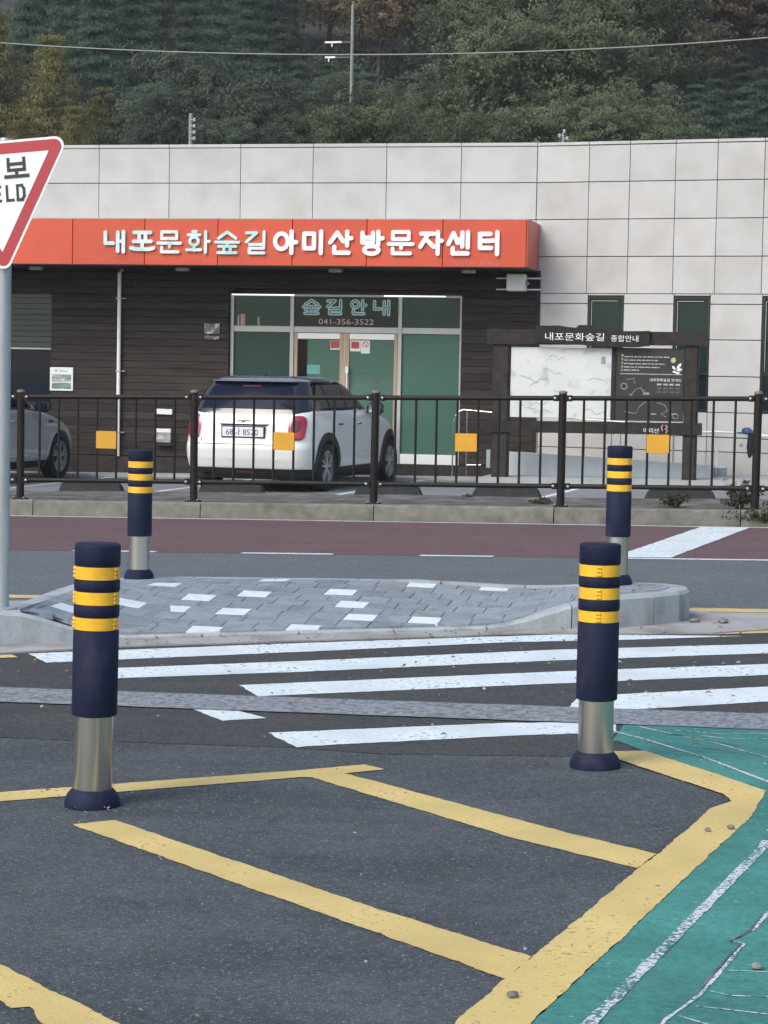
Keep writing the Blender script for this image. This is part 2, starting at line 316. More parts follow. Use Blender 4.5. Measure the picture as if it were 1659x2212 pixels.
M = dict(
 asph_old=asphalt('old_asphalt', (.068, .0775, .081), 150, .34, .26, .9, .82, .05),
 asph_new=asphalt('dark_asphalt', (.052, .054, .051), 150, .5, .18, .6, .85, .02),
 asph_lane=asphalt('lane_asphalt', (.108, .121, .125), 140, .4, .08, .4, .8, .03),
 red_lane=asphalt('maroon_surfacing', (.124, .074, .074), 140, .35, .10, .4, .8, .01),
 green=asphalt('teal_surfacing', (.052, .214, .178), 110, .16, .22, .4, .75, .002),
 yellow=paint('yellow_paint', (.61, .465, .172), (.12, .115, .10), .605, 48, .65, .14),
 white=paint('white_paint', (.66, .725, .73), (.16, .165, .165), .575, 36, .6, .15),
 whitethin=paint('worn_white_paint', (.62, .64, .64), (.05, .16, .15), .48, 60, .6, .1),
 conc=pm('pale_concrete', (.33, .33, .31), .85, var=.18, vs=3, bump=.4, bs=80, col2=(.20, .19, .17), c2s=2.2, c2a=.52, c2b=.72, pos=True),
 kerb=pm('weathered_kerb_concrete', (.178, .174, .146), .9, var=.26, vs=9, bump=.5, bs=90, col2=(.12, .117, .095), c2s=3.5, c2a=.5, c2b=.7, rnd=.06),
 granite=pm('grey_granite_kerb', (.37, .395, .41), .7, var=.13, vs=90, bump=.25, bs=120, rnd=.07, col2=(.25, .26, .25), c2s=4.5, c2a=.48, c2b=.66, stretch=(1, 1, .5)),
 cobble=pm('rough_stone_strip', (.245, .265, .275), .85, var=.42, vs=60, bump=1.0, bs=60, col2=(.145, .158, .165), c2s=26, c2a=.46, c2b=.6, pos=True),
 mortar=pm('joint_mortar', (.20, .225, .24), .9, var=.2, vs=30, pos=True),
 paver=pm('grey_paver', (.235, .270, .292), .75, col2=(.19, .205, .21), c2s=5, var=.16, vs=25, bump=.3, bs=120, rnd=.09),
 wpaver=pm('white_painted_paver', (.66, .71, .72), .6, var=.12, vs=15, rnd=.03),
 soil=pm('dark_verge', (.085, .08, .066), .95, var=.5, vs=6, bump=.8, bs=25, col2=(.16, .155, .135), c2s=2.5, c2a=.45, c2b=.6, pos=True),
 park=asphalt('car_park_surface', (.20, .215, .225), 120, .3, .1, .3, .7, .02),
 slab=pm('walkway_concrete', (.36, .37, .36), .85, var=.15, vs=5, bump=.3, bs=60, pos=True),
 navy=pm('navy_rubber', (.0100, .0135, .038), .65, var=.25, vs=12, bump=.15, bs=120, rnd=.1, spec=.22, col2=(.034, .038, .054), c2s=9, c2a=.56, c2b=.80, stretch=(1, 1, .45)),
 band=pm('yellow_reflective_band', (.90, .49, .022), .3, var=.16, vs=14, bump=.2, bs=300, coat=.5),
 steel=pm('stainless_steel', (.58, .57, .53), .28, metal=1, var=.10, vs=6, bump=.05, bs=12, stretch=(1, 1, .15)),
 stone=pm('pale_stone_panel', (.525, .515, .492), .7, var=.06, vs=3.5, bump=.12, bs=140, rnd=.045, col2=(.455, .44, .405), c2s=1.9, c2a=.45, c2b=.75),
 joint=pm('panel_joint', (.30, .295, .285), .9),
 red=pm('orange_red_panel', (.60, .088, .038), .42, var=.07, vs=1.8, rnd=.05, col2=(.48, .075, .045), c2s=1.2, c2a=.5, c2b=.8),
 red_side=pm('red_end_panel', (.50, .075, .045), .42, var=.05),
 wood=pm('dark_stained_timber', (.036, .029, .025), .7, spec=.25, var=.45, vs=14, bump=.35, bs=50, rnd=.28, stretch=(.12, 1, 1)),
 woodb=pm('dark_stained_beam', (.034, .029, .026), .75, spec=.25, var=.35, vs=9, bump=.5, bs=30, rnd=.15, stretch=(1, 1, 1)),
 soffit=pm('dark_soffit', (.018, .018, .02), .6, var=.2, vs=3),
 fence=pm('dark_brown_powder_coat', (.0165, .0130, .0118), .5, spec=.25, var=.2, vs=20, rnd=.12, bump=.05, bs=200),
 plate=pm('amber_plate', (.64, .33, .022), .45, var=.05, vs=8, rnd=.04),
 cap=pm('tan_post_cap', (.20, .15, .10), .5, var=.2),
 bolt=pm('bright_bolt', (.65, .65, .65), .35, metal=1),
 alu=pm('aluminium_frame', (.42, .43, .42), .4, metal=.4, var=.08, vs=6),
 tan=pm('tan_door_frame', (.40, .29, .19), .45, var=.12, vs=6, stretch=(6, 6, .5)),
 cream=pm('cream_paint', (.88, .86, .78), .5, var=.05),
 whitep=pm('white_enamel', (.80, .80, .79), .4, var=.03),
 darkfr=pm('dark_window_frame', (.012, .016, .016), .4),
 sred=pm('sign_red', (.42, .023, .038), .3, var=.06, vs=4, coat=.3),
 swhite=pm('sign_white', (.80, .82, .80), .3, var=.03, vs=3, coat=.3),
 sblack=pm('sign_lettering', (.028, .032, .038), .4),
 zinc=pm('galvanised_pole', (.36, .40, .41), .4, metal=.35, var=.15, vs=5, stretch=(3, 3, .5)),
 letwhite=pm('white_channel_letter', (.84, .87, .87), .4),
 letteal=pm('pale_teal_letter', (.42, .72, .69), .4, var=.2, vs=6, col2=(.74, .84, .82), c2s=4, c2a=.4, c2b=.6),
 letedge=pm('dark_letter_return', (.10, .12, .13), .5),
 tealfilm=pm('teal_vinyl_film', (.05, .30, .30), .4), pinkfilm=pm('pink_vinyl_film', (.60, .36, .42), .4, var=.1), whitefilm=pm('white_vinyl_film', (.62, .72, .68), .4),
 faint=pm('faded_red_print', (.62, .17, .13), .5),
 poster_red=pm('red_sticker', (.42, .05, .05), .4, var=.3, vs=20), poster_white=pm('white_sticker', (.72, .70, .68), .5, var=.05, vs=20),
 tealpap=pm('teal_notice', (.12, .34, .31), .5, var=.12, vs=9),
 tyre=pm('tyre_rubber', (.012, .012, .013), .8, var=.2), black=pm('black_plastic', (.018, .019, .02), .55, var=.15),
 blackg=pm('gloss_black', (.010, .012, .015), .12, coat=.6), alloy=pm('alloy_wheel', (.55, .56, .58), .3, metal=.8, var=.1),
 chrome=pm('chrome', (.7, .7, .72), .12, metal=1),
 conp=pm('concrete_pole', (.27, .275, .26), .85, var=.15, vs=3), wire=pm('cable_sheath', (.30, .30, .28), .6),
 porc=pm('insulator', (.5, .5, .5), .3), bark=pm('bark', (.05, .042, .035), .9, var=.4, vs=8, bump=.6, bs=20),
 hill=pm('forest_floor', (.035, .036, .022), .95, var=.5, vs=.8, pos=True),
 rock=pm('loose_stone', (.18, .175, .165), .9, var=.3, vs=30, rnd=.3), leafdry=pm('dry_leaf', (.22, .13, .06), .8, var=.3, rnd=.4),
 blue=pm('blue_plastic', (.03, .075, .19), .5, var=.1), darkcloth=pm('dark_cloth', (.016, .019, .028), .8, var=.2, vs=10),
 weed=leafmat('weed_leaf', (.06, .095, .045), (.16, .16, .09), .2),
)
def glassmat(name, col, rough=.05, spec=.18):
    return pm(name, col, rough, var=.05, vs=1.2, spec=spec)
M['glass_green'] = glassmat('green_tinted_glass', (.072, .150, .118)); M['glass_dark'] = glassmat('dark_green_glass', (.016, .036, .031))
M['glass_mid'] = glassmat('dim_green_glass', (.032, .068, .058)); M['glass_blue'] = glassmat('dark_blue_glass', (.014, .020, .028)); M['glass_black'] = glassmat('dark_doorway_glass', (.006, .007, .008))
M['car_glass'] = pm('car_rear_glass', (.010, .014, .032), .12, spec=.05); M['car_side_glass'] = pm('car_side_glass', (.13, .12, .115), .08, spec=.2)
M['car_white'] = pm('white_car_paint', (.76, .755, .72), .35, coat=.8, var=.015, vs=2); M['car_grey'] = pm('silver_car_paint', (.43, .435, .445), .3, metal=.3, coat=.8)
M['lens_red'] = pm('red_lamp_lens', (.36, .018, .03), .12, coat=.6, var=.35, vs=9); M['lens_dark'] = pm('dark_lamp_core', (.12, .02, .03), .2, coat=.5)
M['plate_white'] = pm('number_plate_white', (.72, .76, .80), .4); M['roofblue'] = pm('dark_slate_roof_paint', (.10, .135, .175), .15, coat=.8)
mt, _t, _b, _N = nt('lit_tube'); _b.inputs['Base Color'].default_value = (.9, .9, .88, 1); _b.inputs['Emission Color'].default_value = (1, .97, .9, 1); _b.inputs['Emission Strength'].default_value = .9; M['tube'] = mt
# ------------------------------------------------------------------ the setting: ground, road, pavements, markings
mb = MB()
xs = [-600, -250, -90, -22, 22, 90, 250, 600]; ys = [-500, -100, -20, 0, 30, 60, 200, 900]
vs = [(x, y, G(x)) for y in ys for x in xs]; n = len(xs)
mb.add(vs, [(j * n + i, j * n + i + 1, (j + 1) * n + i + 1, (j + 1) * n + i) for j in range(len(ys) - 1) for i in range(n - 1)])
struct('ground', mb, M['asph_old'], 'grey coarse old asphalt ground')
def zf(off): return lambda x, y: G(x) + off
def strip(name, poly, mat, off, label):
    m = MB(); m.sheet(poly, zf(off)); return struct(name, m, mat, label)
strip('crossing_asphalt', jag([(-21, 8.58), (-3.2, 8.59), (-2.3, 8.63), (-1.9, 8.56), (-1.1, 8.68), (-.8, 8.84), (6, 8.84), (21, 8.84), (21, 14.4), (-21, 14.2)], .012, .07), M['asph_new'], .002, 'darker newer asphalt under the crosswalk')
strip('road_lane', [(-21, 13.8), (21, 14.3), (21, 20.5), (-21, 18.0)], M['asph_lane'], .0035, 'smooth grey traffic lane beyond the island')
strip('maroon_lane', [(-21, 17.15), (-9, 18.05), (-5.5, 18.30), (-.7, 18.63), (21, 19.9), (21, 22.90), (-21, 22.90)], M['red_lane'], .0055, 'maroon surfaced strip along the far kerb')
# painted lines of the road
mk = link('lane_markings', None); mk['kind'] = 'structure'; mk['label'] = 'white lane lines on the maroon strip'
def mark(name, poly, mat, off, par, amp=.006, step=.06):
    m = MB(); m.sheet(jag(poly, amp, step), zf(off)); return part(name, m, M[mat], par)
mark('edge_line', [(-21, 22.70), (21, 22.72), (21, 22.80), (-21, 22.79)], 'white', .0080, mk, .004, .15)
def lt(s): return 18.30 + (s + 5.5) * .066
for a, b in ((-8.6, -7.8), (-6.92, -6.15), (-5.36, -4.53), (-3.75, -3.10)):
    mark('lane_dash', [(a, lt(a) - .06), (b, lt(b) - .06), (b, lt(b) + .06), (a, lt(a) + .06)], 'white', .0080, mk, .004)
mark('lane_line', [(-1.99, lt(-1.99) - .05), (8, lt(8) - .05), (8, lt(8) + .06), (-1.99, lt(-1.99) + .06)], 'white', .0080, mk, .004)
mark('diagonal_band', [(-2.0, 19.15), (-1.94, 18.62), (-1.56, 18.66), (-1.08, 22.69), (-1.59, 22.69)], 'white', .0105, mk, .01)
# granite channel strip: two rows of rough blocks
gs = link('granite_channel', None); gs['kind'] = 'structure'; gs['label'] = 'rough pale grey stone strip across the asphalt'
m = MB(); m.sheet(jag([(-21, 9.52), (12, 9.52), (12, 9.96), (-21, 9.99)], .012, .08), zf(.008)); part('channel_bed', m, M['mortar'], gs)
m = MB(); nx = 300; vs = []; wdt = 8
for i in range(nx + 1):
    x = -5.4 + 6.2 * i / nx
    for j in range(wdt + 1):
        y = 9.535 + (9.965 - 9.535) * j / wdt; e = noise.noise((x * 11, y * 11, 2)) * .003 + noise.noise((x * 31, y * 31, 5)) * .004
        if j in (0, wdt): y += noise.noise((x * 7, j, 4)) * .03 + noise.noise((x * 23, j, 8)) * .015
        vs.append((x, y, G(x) + (.0115 + e if 0 < j < wdt else .0085)))
m.add(vs, [(i * (wdt + 1) + j, (i + 1) * (wdt + 1) + j, (i + 1) * (wdt + 1) + j + 1, i * (wdt + 1) + j + 1) for i in range(nx) for j in range(wdt)]); part('rough_strip', m, M['cobble'], gs)
# crosswalk
cw = link('crosswalk', None); cw['kind'] = 'structure'; cw['label'] = 'white crosswalk bars in front of the traffic island'
bars = [
 [(-4.549, 11.275), (-3.153, 12.10), (-1.746, 12.86), (-.636, 13.04), (-1.364, 12.66), (-1.985, 12.41), (-3.045, 11.709), (-4.306, 10.93)],
 [(-4.06, 10.70), (-3.839, 10.822), (-2.943, 11.324), (-1.647, 12.13), (-.477, 12.68), (.9, 13.4), (.95, 12.95), (-.46, 12.24), (-1.578, 11.665), (-2.83, 10.90), (-3.86, 10.36)],
 [(-3.03, 10.334), (-1.516, 11.212), (-.44, 11.771), (.95, 12.52), (1.0, 12.08), (-.422, 11.329), (-1.454, 10.767), (-2.83, 9.99)],
 [(-1.3, 10.34), (-1.124, 10.447), (-.403, 10.891), (1.0, 11.65), (1.05, 11.18), (-.382, 10.381), (-.97, 10.0), (-1.3, 9.97)],
 [(-3.023, 9.53), (-2.795, 9.53), (-2.606, 9.344), (-2.782, 9.228)],
 [(-2.491, 8.957), (-1.509, 9.46), (-1.284, 9.52), (-1.02, 9.53), (-1.0, 9.30), (-1.162, 9.24), (-1.45, 9.11), (-2.237, 8.66), (-2.27, 8.62)],
]
for b in bars: mark('crosswalk_bar', b, 'white', .0045, cw, .010, .035)
# teal pavement with its yellow border and hatching
gr = link('teal_pavement', None); gr['kind'] = 'structure'; gr['label'] = 'teal coloured surfacing with cracks and a worn white line'
m = MB(); m.sheet(jag([(-.99, 9.53), (-.99, 9.14), (-.83, 8.86), (-.56, 8.48), (-.30, 8.07), (-.33, 7.6), (-.72, 5.01), (-.98, 3.2), (-1.3, 1.0), (6, 1), (6, 9.53), (2, 9.53)], .006, .05), zf(.0045)); part('teal_surface', m, M['green'], gr)
def line(name, pts, w, mat, off, par, amp=.004, step=.03):
    L_, R_ = [], []
    for i, p in enumerate(pts):
        p = Vector(p); d = (Vector(pts[min(i + 1, len(pts) - 1)]) - Vector(pts[max(0, i - 1)])).normalized(); nn = Vector((-d.y, d.x))
        L_.append(tuple(p + nn * w / 2)); R_.append(tuple(p - nn * w / 2))
    return mark(name, L_ + R_[::-1], mat, off, par, amp, step)
line('white_line', [(-.255, 7.2), (-.262, 7.1), (-.575, 5.09), (-.80, 3.6), (-1.0, 2.2)], .034, 'whitethin', .0065, gr, .006)
line('white_line', [(-1.02, 9.34), (-.866, 9.161), (-.583, 8.773), (-.296, 8.277), (.1, 7.55)], .016, 'whitethin', .0065, gr, .004)
for pts, w in (([(-.15, 6.4), (-.21, 6.213), (-.24, 6.019), (-.297, 5.878), (-.262, 5.85), (-.286, 5.688), (-.345, 5.322), (-.408, 5.109), (-.52, 4.4)], .012), ([(-.285, 5.573), (-.184, 5.58), (.2, 5.6)], .006), ([(-.32, 5.37), (-.266, 5.341), (-.175, 5.351), (.2, 5.33)], .006),
               ([(-.344, 5.231), (-.169, 5.202), (.2, 5.15)], .006), ([(-.38, 5.14), (-.3, 5.08), (-.1, 5.06)], .006), ([(-.92, 9.491), (-.788, 9.347), (-.569, 9.147), (-.318, 8.815)], .010), ([(-.62, 9.3), (-.5, 9.24), (-.3, 9.28)], .008), ([(-.75, 9.42), (-.55, 9.36), (-.4, 9.42), (-.2, 9.35)], .010)):
    line('pale_crack', pts, w, 'whitethin', .0062, gr, .004, .02)
for pts, w in (([(-.225, 6.19), (-.25, 6.0), (-.30, 5.86), (-.268, 5.84), (-.296, 5.69), (-.355, 5.325)], .006), ([(-.80, 9.33), (-.70, 9.27), (-.52, 9.12), (-.44, 9.06)], .008), ([(-.60, 9.0), (-.45, 8.9), (-.33, 8.85)], .006)):
    line('dark_crack', pts, w, 'asphd', .0105, gr, .005, .02) if 'asphd' in M else line('dark_crack', pts, w, 'soil', .0078, gr, .005, .02)
yl = link('yellow_hatching', None); yl['kind'] = 'structure'; yl['label'] = 'worn yellow hatching lines on the near asphalt'
Y = [
 [(-5.2, 6.30), (-3.107, 7.43), (-2.107, 8.133), (-1.904, 8.305), (-1.801, 8.216), (-1.937, 8.095), (-1.85, 8.02), (-.962, 7.22), (-.600, 6.93), (-.64, 6.71), (-1.091, 7.06), (-2.04, 7.985), (-2.07, 7.985), (-3.038, 7.266), (-5.2, 6.05)],
 [(-2.632, 6.944), (-2.514, 7.043), (-1.306, 5.995), (-.812, 5.60), (-.848, 5.375), (-1.248, 5.73), (-2.614, 6.92)],
 [(-2.9, 5.84), (-2.176, 5.211), (-1.696, 4.792), (-1.2, 4.35), (-1.03, 4.10), (-1.35, 4.28), (-1.887, 4.764), (-1.955, 4.87), (-1.995, 4.85), (-2.048, 4.905), (-2.9, 5.6)],
]
for p in Y: mark('yellow_line', p, 'yellow', .0030, yl, .008, .022)
mark('yellow_border', [(-.99, 8.80), (-.83, 8.86), (-.56, 8.48), (-.295, 8.09), (-.325, 7.60), (-.447, 6.814), (-.605, 5.771), (-.722, 5.013), (-1.0, 3.2), (-1.18, 3.2), (-.902, 4.972), (-.845, 5.36), (-.80, 5.64), (-.635, 6.70), (-.596, 6.91), (-.53, 7.32), (-.48, 7.70), (-.425, 7.82), (-.41, 7.86), (-.45, 7.99), (-.92, 8.64), (-.99, 8.70)], 'yellow', .0065, yl, .0075, .022)
# yellow lines around the island
il = link('island_lines', None); il['kind'] = 'structure'; il['label'] = 'yellow lines running past the traffic island'
mark('yellow_line', [(-9, 8.4), (-4.62, 11.20), (-4.54, 11.10), (-9, 8.2)], 'yellow', .0060, il)
mark('yellow_line', [(-.86, 13.06), (-.50, 13.36), (4, 15.2), (4, 15.02), (-.50, 13.22)], 'yellow', .0060, il)
mark('yellow_line', [(-1.08, 14.36), (8, 14.95), (8, 15.15), (-1.08, 14.58)], 'yellow', .0060, il)
mark('yellow_line', [(-9, 13.75), (-5.3, 14.22), (-5.3, 14.42), (-9, 13.98)], 'yellow', .0060, il)

# ------------------------------------------------------------------ traffic island
FR = [(-4.86, 11.56), (-4.5, 11.80), (-4.2, 11.98), (-3.4, 12.36), (-2.2, 12.93), (-1.45, 13.22), (-1.22, 13.45)]
OUT = FR + [(-1.08, 13.66), (-1.03, 13.86), (-1.06, 14.06), (-1.20, 14.20), (-1.45, 14.26), (-3.0, 14.10), (-4.55, 13.94), (-4.85, 13.80), (-5.06, 13.52), (-5.03, 12.9), (-4.95, 12.2), (-4.92, 11.7)]
def tfront(s):
    for (a, ta), (b, tb) in zip(FR[:-1], FR[1:]):
        if a <= s <= b: return ta + (tb - ta) * (s - a) / (b - a)
    return FR[0][1] if s < FR[0][0] else FR[-1][1]
def ss(a, b, x): x = max(0, min(1, (x - a) / (b - a))); return x * x * (3 - 2 * x)
def ih(s, t):
    D = ss(-4.85, -4.25, s) * (1 - ss(-2.25, -1.42, s)); v = max(0, t - tfront(s))
    return .205 - .175 * D * max(0, 1 - v / 1.5)
ap = MB()
apron = [(-6.2, 10.35), (-4.705, 11.225), (-4.15, 11.66), (-3.44, 12.03), (-2.645, 12.45), (-1.9, 12.86), (-1.4, 12.955), (-.84, 13.12), (-.5, 13.40), (1.5, 14.2), (1.2, 14.5), (-.9, 14.30), (-1.2, 14.42), (-4.5, 14.12), (-5.6, 13.98), (-6.6, 13.6), (-7.5, 12.6), (-7.2, 11.2)]
ap.prism(jag(apron, .012, .1), lambda x, y: G(x) - .05, lambda x, y: G(x) + .0105); struct('island_apron', ap, M['conc'], 'pale concrete apron around the traffic island')
isl = link('traffic_island', None); isl['kind'] = 'structure'; isl['label'] = 'paved traffic island with granite kerb and dropped front edge'
cen = Vector((sum(p[0] for p in OUT) / len(OUT), sum(p[1] for p in OUT) / len(OUT)))
def inset(poly, dist):
    n = len(poly); out = []
    a = sum(poly[i][0] * poly[(i + 1) % n][1] - poly[(i + 1) % n][0] * poly[i][1] for i in range(n)); sg = 1 if a > 0 else -1
    for i in range(n):
        p, q, r = Vector(poly[i - 1]), Vector(poly[i]), Vector(poly[(i + 1) % n]); d1 = (q - p).normalized(); d2 = (r - q).normalized()
        n1 = Vector((-d1.y, d1.x)) * sg; n2 = Vector((-d2.y, d2.x)) * sg; bi = (n1 + n2).normalized(); out.append(tuple(q + bi * dist / max(.5, bi.dot(n1))))
    return out
def resamp(poly, step):
    o = []
    for i in range(len(poly)):
        a, b = Vector(poly[i]), Vector(poly[(i + 1) % len(poly)]); k = max(1, round((b - a).length / step))
        o += [tuple(a + (b - a) * j / k) for j in range(k)]
    return o
OUTR = resamp(OUT, .14); INR = inset(OUTR, .13); NO = len(OUTR)
# kerb stones: rim pieces about 0.6 m long with small joints
i0 = 0; piece = 4
while i0 < NO:
    idx = [k % NO for k in range(i0, min(i0 + piece, NO) + 1)]; m = MB(); vs = []; K = len(idx)
    mid = lambda a, b, f: (a[0] + (b[0] - a[0]) * f, a[1] + (b[1] - a[1]) * f)
    for q, k in enumerate(idx):
        o, i_ = OUTR[k], INR[k]
        if q == 0: o, i_ = mid(o, OUTR[idx[1]], .03), mid(i_, INR[idx[1]], .03)
        if q == K - 1: o, i_ = mid(o, OUTR[idx[-2]], .03), mid(i_, INR[idx[-2]], .03)
        h = ih(*OUTR[k]); b = min(.02, h * .3); c = mid(o, i_, .14)
        vs += [(*o, G(o[0]) - .05), (*o, G(o[0]) + h - b), (*c, G(c[0]) + h), (*i_, G(i_[0]) + max(h, .03)), (*i_, G(i_[0]) - .05)]
    fs = []
    for q in range(K - 1):
        for e in range(4): a = q * 5 + e; fs.append((a, a + 5, a + 6, a + 1))
    fs += [(0, 1, 2, 3, 4), tuple(5 * (K - 1) + e for e in (4, 3, 2, 1, 0))]
    m.add(vs, fs); part('kerb_stone', m, M['granite'], isl); i0 += piece
m = MB(); INF = inset(OUTR, .125)
cc = (cen.x, cen.y + .1); ring = [INF, [(cc[0] + (x - cc[0]) * .75, cc[1] + (y - cc[1]) * .75) for x, y in INF], [(cc[0] + (x - cc[0]) * .5, cc[1] + (y - cc[1]) * .5) for x, y in INF], [(cc[0] + (x - cc[0]) * .25, cc[1] + (y - cc[1]) * .25) for x, y in INF]]
vs = [(x, y, G(x) + ih(x, y) - .007) for rg in ring for x, y in rg] + [(*cc, G(cc[0]) + ih(*cc) - .007)]
fs = [(j * NO + k, j * NO + (k + 1) % NO, (j + 1) * NO + (k + 1) % NO, (j + 1) * NO + k) for j in range(3) for k in range(NO)] + [(3 * NO + k, 3 * NO + (k + 1) % NO, 4 * NO) for k in range(NO)]
m.add(vs, fs); part('paving_bed', m, M['mortar'], isl)
def clip(poly, a, b):           # keep the left side of a->b
    o = []; n = len(poly)
    f = lambda p: (b[0] - a[0]) * (p[1] - a[1]) - (b[1] - a[1]) * (p[0] - a[0])
    for i in range(n):
        p, q = poly[i], poly[(i + 1) % n]; fp, fq = f(p), f(q)
        if fp >= 0: o.append(p)
        if (fp >= 0) != (fq >= 0): u = fp / (fp - fq); o.append((p[0] + (q[0] - p[0]) * u, p[1] + (q[1] - p[1]) * u))
    return o
HULL = inset(OUT[:-1], .135)
hull = []
for p in HULL:
    while len(hull) > 1 and (hull[-1][0] - hull[-2][0]) * (p[1] - hull[-2][1]) - (hull[-1][1] - hull[-2][1]) * (p[0] - hull[-2][0]) <= 0: hull.pop()
    hull.append(p)
WH = [(-4.44, 13.29), (-4.11, 13.03), (-4.17, 12.69), (-3.79, 12.78), (-3.8, 13.31), (-3.81, 13.81), (-3.82, 12.33), (-3.28, 13.61), (-3.13, 13.24), (-2.82, 13.98), (-2.34, 13.98), (-3.0, 12.86), (-2.6, 13.02), (-3.27, 12.6), (-4.63, 12.20), (-4.45, 12.72)]
pw, pl, SK = .19, .17, .15; cells = []; taken = set(); g_ = .0018
rowof = {}
for w in WH: rowof.setdefault(round((w[1] - SK * (w[0] + 5.2) - 13.59) / pl), []).append(w[0])
def addcell(a0, a1, r, white):
    y0 = 13.59 + (r - .5) * pl; poly = [(a0 + g_, y0 + g_ * 1.6), (a1 - g_, y0 + g_ * 1.6), (a1 - g_, y0 + pl - g_ * 1.6), (a0 + g_, y0 + pl - g_ * 1.6)]; poly = [(x, y + SK * (x + 5.2)) for x, y in poly]
    for a, b in zip(hull, hull[1:] + hull[:1]):
        if poly: poly = clip(poly, a, b)
    if len(poly) < 3: return
    ar = abs(sum(poly[i][0] * poly[(i + 1) % len(poly)][1] - poly[(i + 1) % len(poly)][0] * poly[i][1] for i in range(len(poly)))) / 2
    if ar < .002: return
    if white: taken.add(len(cells))
    cells.append((poly, (sum(q[0] for q in poly) / len(poly), sum(q[1] for q in poly) / len(poly))))
for r in range(-16, 6):
    x = -5.3 + (pw / 2 if r % 2 else 0)
    for wx in sorted(rowof.get(r, [])) + [-.7]:
        x1 = wx - pw / 2 if wx > -.8 or True else wx
        k = max(0, round((x1 - x) / pw))
        for j in range(k): addcell(x + (x1 - x) * j / k, x + (x1 - x) * (j + 1) / k, r, False)
        if wx < -.8: addcell(x1, x1 + pw, r, True)
        x = x1 + pw
for i, (poly, c) in enumerate(cells):
    m = MB(); d = random.uniform(-.0015, .0015); tx, ty = random.uniform(-.008, .008), random.uniform(-.008, .008)
    ins = [(c[0] + (x - c[0]) * .975, c[1] + (y - c[1]) * .985) for x, y in poly]; n = len(poly)
    a = sum(poly[k][0] * poly[(k + 1) % n][1] - poly[(k + 1) % n][0] * poly[k][1] for k in range(n))
    if a < 0: poly, ins = poly[::-1], ins[::-1]
    zt = lambda x, y: G(x) + ih(x, y) + .003 + d + (x - c[0]) * tx + (y - c[1]) * ty
    vs = [(x, y, zt(x, y) - .03) for x, y in poly] + [(x, y, zt(x, y) - .003) for x, y in poly] + [(x, y, zt(x, y)) for x, y in ins]
    fs = [(k, (k + 1) % n, n + (k + 1) % n, n + k) for k in range(n)] + [(n + k, n + (k + 1) % n, 2 * n + (k + 1) % n, 2 * n + k) for k in range(n)] + [tuple(range(2 * n, 3 * n))]
    m.add(vs, fs); part('white_paver' if i in taken else 'paver', m, M['wpaver' if i in taken else 'paver'], isl)

# ------------------------------------------------------------------ far kerb, verge, car park
kb = link('far_kerb', None); kb['kind'] = 'structure'; kb['label'] = 'weathered concrete kerb along the far side of the road'
x = -17.19
while x < 8:
    w = 2.0 if random.random() < .75 else .9; m = MB(); vs = []; k = 30; h = .178 + random.uniform(-.004, .004)
    for j in range(k + 1):
        xx = x + .006 + (w - .012) * j / k; e = .012 + .010 * max(0, noise.noise((xx * 4.1, 1.7, 0))) + (.018 if noise.noise((xx * 6.3, 9.7, 0)) > .3 else 0)
        vs += [(xx, 22.87, G(xx) - .05), (xx, 22.885, G(xx) + h - e), (xx, 22.885 + e * 1.3, G(xx) + h), (xx, 23.045, G(xx) + h), (xx, 23.045, G(xx) - .05)]
    fs = [(q * 5 + e, q * 5 + e + 5, q * 5 + e + 6, q * 5 + e + 1) for q in range(k) for e in range(4)] + [(0, 1, 2, 3, 4), tuple(5 * k + e for e in (4, 3, 2, 1, 0))]
    m.add(vs, fs); part('kerb_stone', m, M['kerb'], kb); x += w
m = MB(); nx, ny = 60, 8
vs = [(-21 + 42 * i / nx, 23.05 + 2.95 * j / ny, G(-21 + 42 * i / nx) + .165 + .02 * noise.noise((i * .9, j * .7, 0)) - .04 * (j / ny)) for j in range(ny + 1) for i in range(nx + 1)]
m.add(vs, [(j * (nx + 1) + i, j * (nx + 1) + i + 1, (j + 1) * (nx + 1) + i + 1, (j + 1) * (nx + 1) + i) for j in range(ny) for i in range(nx)])
struct('verge', m, M['soil'], 'dirty weathered verge strip behind the kerb')
def CP(s): return G(s) + .09      # car park level
m = MB(); m.prism([(-21, 25.95), (21, 25.95), (21, 39), (-21, 39)], lambda x, y: G(x) - .05, lambda x, y: CP(x)); struct('car_park', m, M['park'], 'pale grey car park surface in front of the building')
pk = link('parking_lines', None); pk['kind'] = 'structure'; pk['label'] = 'white parking bay lines beside the wheel stops'
m = MB(); m.sheet(jag([(-16, 26.0), (4, 26.0), (4, 26.08), (-16, 26.08)], .004, .2), lambda x, y: CP(x) + .004); part('bay_line', m, M['white'], pk)
for s in (-11.3, -9.05, -6.55, -3.9):
    m = MB(); m.sheet([(s, 26.1), (s + .1, 26.1), (s + .4, 30.6), (s + .3, 30.6)], lambda x, y: CP(x) + .004); part('bay_line', m, M['white'], pk)
m = MB(); m.prism([(-5.05, 28.62), (-.9, 28.62), (1.5, 28.62), (1.5, 31.9), (-5.05, 31.9)], lambda x, y: -.1, lambda x, y: .145 + (x + 5) * .012); struct('walkway', m, M['slab'], 'raised pale concrete walkway under the notice board')
m = MB(); m.prism([(-16, 30.72), (-5.06, 30.72), (-5.06, 31.6), (-16, 31.6)], lambda x, y: -.3, lambda x, y: CP(x) + .03); struct('entrance_strip', m, M['slab'], 'pale concrete strip along the building base')
